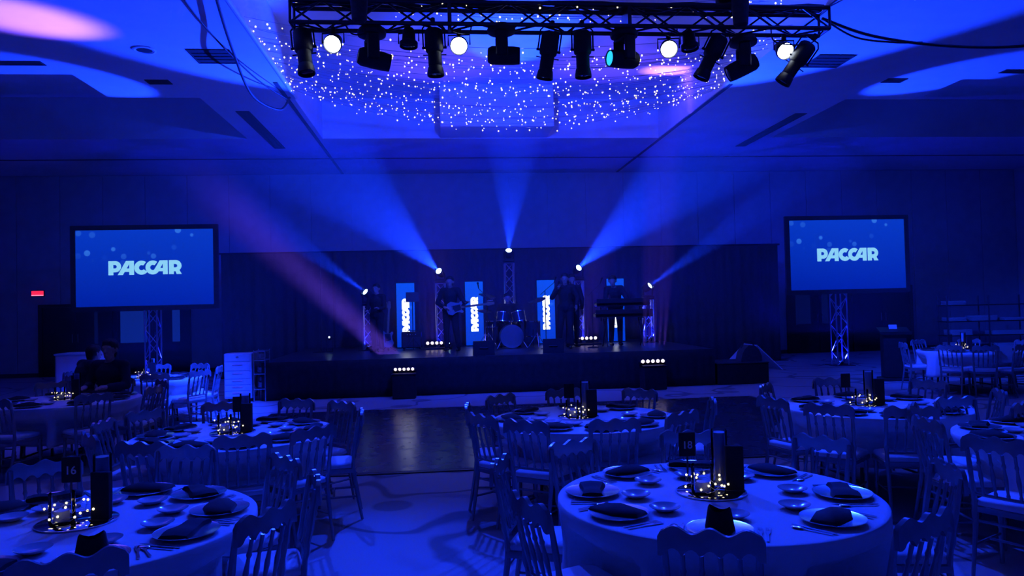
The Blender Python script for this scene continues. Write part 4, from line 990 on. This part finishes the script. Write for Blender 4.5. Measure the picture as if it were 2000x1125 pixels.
def centerpiece(cx, cy, phrase, num, seed, sx_):
    rr = random.Random(seed)
    z = TT
    def L(x, y): return (cx+x, cy+y, z)
    t = thing('mirror_base', 'round mirror disc at the centre of %s' % phrase, 'mirror', L(0, 0), 0, 'mirror discs on the tables')
    obj('mirror', MB().lathe([(.185, 0), (.188, .002), (.188, .005), (.185, .007), (0, .007)], 40), mirror_m, t); obj('edge', MB().lathe([(.188, .001), (.190, .001), (.190, .006), (.188, .006)], 40), rim_m, t)
    z0 = z+.0075
    t = thing('menu_box', 'tall black menu card standing at the centre of %s' % phrase, 'menu card', (cx+.125, cy-.02, z0), rad(-8), 'menu cards on the tables')
    obj('card', MB().rbox((0, 0, .122), (.095, .03, .24), .003), napkin_m, t); obj('foot', MB().rbox((0, 0, .003), (.10, .05, .006), .001), black_m, t)
    o = obj('glass_vase', glass_tube(.315, .045), glass_m, loc=(cx+.085, cy+.09, z0)); tag(o, 'tall clear glass vase behind the menu card on %s' % phrase, 'vase', 'glass vases on the tables')
    w_ = obj('water', MB().lathe([(.0405, .013), (.0405, .30), (0, .30)], 20), frost_m, o)
    o = obj('glass_hurricane', glass_tube(.15, .06), glass_m, loc=(cx-.06, cy-.03, z0)); tag(o, 'short clear glass cylinder ringed by tiny lights on %s' % phrase, 'glass', 'short glasses on the tables')
    obj('candle', MB().lathe([(.035, .0125), (.035, .06), (0, .062)], 16), cush_m, o)
    t = thing('fairy_light_string', 'little warm fairy light string around the glasses on %s' % phrase, 'fairy lights', (cx, cy, z0), 0, 'fairy light strings on the tables')
    pts = []; n_ = 64
    for k in range(n_+1):
        a = 2*PI*k/n_*3; r = .085+.02*math.sin(5*a/3)+.012*rr.random(); pts.append((-.03+r*1.1*math.cos(a), -.01+r*math.sin(a), .014+.10*abs(math.sin(k*.21))*(.4+.6*rr.random())))
    obj('wire', MB().tube(pts, .0012, 3, False), wire_m, t, smooth=None)
    bm_ = MB().ball((0, 0, 0), .0064, 8, 6).mesh('bulb', 60); bm_.materials.append(bulb2_m)
    for k in range(2, n_, 4): obj('bulb', bm_, bulb2_m, t, loc=pts[k])
    t = thing('table_number_sign', ('black sign reading %s standing on %s' % (num, phrase)) if num else 'small dark number sign standing on %s' % phrase, 'sign', (cx+sx_, cy+.30, z), 0, 'number signs on the tables')
    obj('base', MB().lathe([(.045, 0), (.045, .006), (.01, .012)], 20), black_m, t); obj('stem', MB().tube([(0, 0, .01), (0, 0, .14)], .006, 8), black_m, t)
    cdo = obj('card', MB().rbox((0, 0, .205), (.098, .012, .14), .003), napkin_m, t)
    if num:
        fc = bpy.data.curves.new('number', 'FONT'); fc.body = num; fc.size = .062; fc.align_x = 'CENTER'; fc.align_y = 'CENTER'; fc.extrude = .0008; fc.offset = .0008
        tmp = bpy.data.objects.new('lettering', fc); C.objects.link(tmp); dg = bpy.context.evaluated_depsgraph_get(); nm = bpy.data.meshes.new_from_object(tmp.evaluated_get(dg)); bpy.data.objects.remove(tmp); nm.materials.clear(); nm.materials.append(ink_m)
        obj('number', nm, ink_m, cdo, loc=(0, -.0072, .20), rot=(PI/2, 0, 0))
for ti, (key, (cx, cy), phrase, chairs, plates, num) in enumerate(TD):
    t = thing('round_table', 'folding round banquet table under the cloth of %s' % phrase, 'table', (cx, cy, 0), 0, 'round banquet tables')
    obj('tabletop', MB().lathe([(TR-.03, .70), (TR-.02, .705), (TR-.02, .735), (TR-.03, .74)], 48), wood_m, t)
    for sx in (-1, 1):
        for sy in (-1, 1): obj('leg', MB().tube([(sx*.33, sy*.33, .70), (sx*.36, sy*.36, 0)], .016, 8), dalu_m, t)
        obj('cross_bar', MB().tube([(sx*.35, -.35, .12), (sx*.35, .35, .12)], .012, 6), dalu_m, t)
    rk = order([a for a, _ in chairs]); dents = []
    for (a, r), q in zip(chairs, rk):
        A_ = rad(a); rs = r-.262-.0; jit = rad(random.uniform(-7, 7))
        x = cx+rs*math.cos(A_); y = cy+rs*math.sin(A_)
        put_chair(x, y, A_+PI/2+jit, 'silver spindle chair, %s clockwise from front, %s' % (ORD[q], phrase), 'chairs around '+phrase)
        dents.append((A_, rs-.205))
    o = obj('tablecloth', cloth(cx, cy, dents, 10+ti), cloth_m, smooth=0)
    md = o.modifiers.new('thickness', 'SOLIDIFY'); md.thickness = .003; md.offset = -1
    tag(o, 'white cloth hanging over the round top of %s' % phrase, 'tablecloth', 'white round tablecloths')
    rk = order(plates)
    for k, (a, q) in enumerate(zip(plates, rk)):
        kind = 2 if (key == 't1' and k == 0) or (key == 't2' and k == 0) else (k+ti) % 2
        setting(cx, cy, rad(a), ORD[q], phrase, kind, key in ('t1', 't2'), None)
    centerpiece(cx+(.005 if key == 't1' else -.04), cy+.07, phrase, num, 20+ti, -.17 if key == 't2' else -.03)

# ================================================================== seated pair and the furniture at the sides
SEAT = dict(pelvis=(0, 0, .60), waist=(0, -.02, .74), chest=(0, -.04, .93), neck=(0, -.05, 1.12), head=(0, -.08, 1.26), sl=(-.18, -.04, 1.05), sr=(.18, -.04, 1.05), el=(-.25, -.10, .80), er=(.25, -.10, .80),
            wl=(-.14, -.33, .80), wr=(.14, -.33, .80), hl=(-.09, 0, .58), hr=(.09, 0, .58), kl=(-.13, -.40, .55), kr=(.13, -.40, .55), al=(-.13, -.38, .09), ar=(.13, -.38, .09), fl=(.3, -1, 0), fr=(-.3, -1, 0))

def seat_at(cx, cy, a, r, lb, J, **kw):
    A_ = rad(a); x = cx+r*math.cos(A_); y = cy+r*math.sin(A_)
    d = dict(SEAT); d.update(J); return person('person', lb, (x, y, 0), A_-PI/2, d, 'short', group='seated guests', **kw)
seat_at(-4.66, 9.76, 80, .93, 'seated guest in a dark suit facing the camera', dict(head=(.03, -.10, 1.25)), scale=1.06)
seat_at(-4.78, 12.58, -135, .93, 'seated guest in dark clothes with the back turned, behind the other guest', dict(head=(-.02, -.14, 1.21), neck=(0, -.08, 1.09)), top_m=shirt_m)
# tool cabinet with drawers
t = thing('drawer_cabinet', 'pale drawer cabinet on castors standing before the stage left end', 'cabinet', (-4.06, 15.3, 0), rad(-3))
obj('body', MB().rbox((0, .21, .52), (.54, .44, .90), .012), cab_m, t)
z = .10
for h in (.12, .12, .12, .16, .18):
    dr = obj('drawer', MB().rbox((0, -.012, z+h/2), (.50, .022, h-.012), .004), cab_m, t); obj('handle', MB().tube([(-.1, -.025, z+h*.7), (-.1, -.04, z+h*.7), (.1, -.04, z+h*.7), (.1, -.025, z+h*.7)], .005, 6), steel_m, dr); z += h
lid = obj('lid', MB().rbox((0, -.012, z+.075), (.50, .022, .13), .004), cab_m, t); obj('latch', MB().rbox((0, -.03, z+.10), (.05, .016, .03), .004), steel_m, lid)
for sx in (-1, 1):
    for sy in (.05, .37): obj('castor', MB().lathe([(.035, -.012), (.035, .012)], 12, (sx*.2, sy, .036), (1, 0, 0)), black_m, t)
t = thing('equipment_rack', 'open metal rack of cables and kit beside the drawer cabinet', 'rack', (-3.62, 15.22, 0))
for sx in (-.11, .11):
    for sy in (0, .4): obj('post', MB().tube([(sx, sy, 0), (sx, sy, 1.03)], .012, 6), alu_m, t)
for z in (.25, .55, .82, 1.0): obj('shelf', MB().rbox((0, .2, z), (.24, .42, .02), .004), alu_m, t)
rr = random.Random(5)
for z, lb in ((.262, 'on the lowest shelf'), (.562, 'on the middle shelf'), (.832, 'on the upper shelf')):
    pts = [(.07*math.cos(k*.7)*(1+.1*math.sin(k)), .12*math.sin(k*.7), .012+.0016*k+.004*math.sin(k*2.3)) for k in range(70)]
    tag(obj('cable_coil', MB().tube(pts, .008, 6), wire_m, loc=(-3.62, 15.40, z)), 'coil of pale cable %s of the open rack' % lb, 'cable')
# cloth covered bar counter at the left
t = thing('bar_counter', 'dark blue cloth covered counter under the left screen', 'counter', (-7.0, 15.1, 0))
obj('top', MB().rbox((0, .2, 1.06), (.80, .6, .035), .008), side_m, t); pleat('skirt', [(-.38, .48), (-.38, -.08), (.38, -.08), (.38, .48)], .01, 1.045, side_m, t, .006, .2)
for sx in (-.33, .33):
    for sy in (-.02, .42): obj('leg', MB().tube([(sx, sy, 0), (sx, sy, 1.045)], .018, 8), dalu_m, t)
# lectern
t = thing('lectern', 'dark wooden lectern with a lit paper on top, near the right screen', 'lectern', (9.60, 15.0, 0), rad(-20))
obj('base', MB().rbox((0, .05, .03), (.62, .5, .06), .01), wood_m, t); obj('column', MB().rbox((0, .08, .52), (.46, .32, .93), .015), wood_m, t)
obj('desk', MB().box((0, .02, 1.05), (.60, .46, .035), (rad(14), 0, 0)), wood_m, t); obj('lip', MB().box((0, -.195, 1.02), (.60, .02, .05), (rad(14), 0, 0)), wood_m, t)
t = obj('paper', MB().box((0, 0, 0), (.16, .004, .10)), screen_paper, loc=(9.64, 15.10, 1.135), rot=(rad(-25), 0, rad(-20))); tag(t, 'small white paper propped on the lectern', 'paper')
# linen rack by the right wall
t = thing('linen_rack', 'dark open shelf rack of folded linen at the far right', 'rack', (15.4, 19.6, 0), rad(-8))
for sx in (-1.15, 0, 1.15):
    for sy in (0, .5): obj('post', MB().tube([(sx, sy, 0), (sx, sy, 1.75)], .018, 6), dalu_m, t)
SHZ = (.22, .62, 1.02, 1.48)
for z in SHZ: obj('shelf', MB().rbox((0, .25, z), (2.36, .54, .025), .005), wood_m, t)
for (x, zi, w_, h, lb) in ((-.85, 3, .5, .12, 'folded linen alone on the top shelf of the rack'), (-.85, 2, .5, .11, 'folded linen at the left of the rack second shelf'), (-.1, 2, .7, .15, 'tallest linen pile at the middle of the rack second shelf'), (.75, 2, .6, .08, 'flat folded linen at the right of the rack second shelf'),
                         (-.75, 1, .6, .16, 'folded linen at the left of the rack third shelf'), (.55, 1, .9, .12, 'wide folded linen at the right of the rack third shelf'), (-.8, 0, .6, .2, 'folded linen at the left of the rack bottom shelf'), (.5, 0, .55, .16, 'folded linen at the right of the rack bottom shelf')):
    a = rad(-8); px = 15.4+x*math.cos(a)-.22*math.sin(a); py = 19.6+x*math.sin(a)+.22*math.cos(a)
    q = thing('folded_linen', lb, 'linen', (px, py, SHZ[zi]+.0135), a, 'folded linen on the rack')
    k = max(2, int(h/.03))
    for i in range(k): obj('fold', MB().rbox((random.uniform(-.01, .01), random.uniform(-.01, .01), h/k*(i+.5)), (w_, .4, h/k*.94), .01), cloth_m, q)
# white card on the back of a chair at the far right table
t = thing('chair_card', 'bright white card hung on a chair back by the linen rack table', 'card', (9.63, 11.95, .60), rad(-8))
obj('card', MB().rbox((0, 0, .15), (.30, .006, .30), .002), screen_paper, t); obj('cord', MB().tube([(-.12, 0, .30), (-.10, .04, .345), (.10, .04, .345), (.12, 0, .30)], .003, 6), wire_m, t)

# ================================================================== haze in the air about the stage
hz = MB().bb(-8.6, 12.4, 12.6, 20.4, .9, 5.95)
hm = bpy.data.materials.new('stage_haze'); hm.use_nodes = True; nt = hm.node_tree; nt.nodes.clear()
vs_ = nt.nodes.new('ShaderNodeVolumeScatter'); vs_.inputs['Density'].default_value = .017; vs_.inputs['Anisotropy'].default_value = .25; vs_.inputs['Color'].default_value = (1, 1, 1, 1)
mo = nt.nodes.new('ShaderNodeOutputMaterial'); nt.links.new(vs_.outputs[0], mo.inputs['Volume'])
ho = obj('haze', hz, hm, smooth=None); tag(ho, 'thin stage haze hanging in the air and showing the light beams', 'haze', kind='stuff')
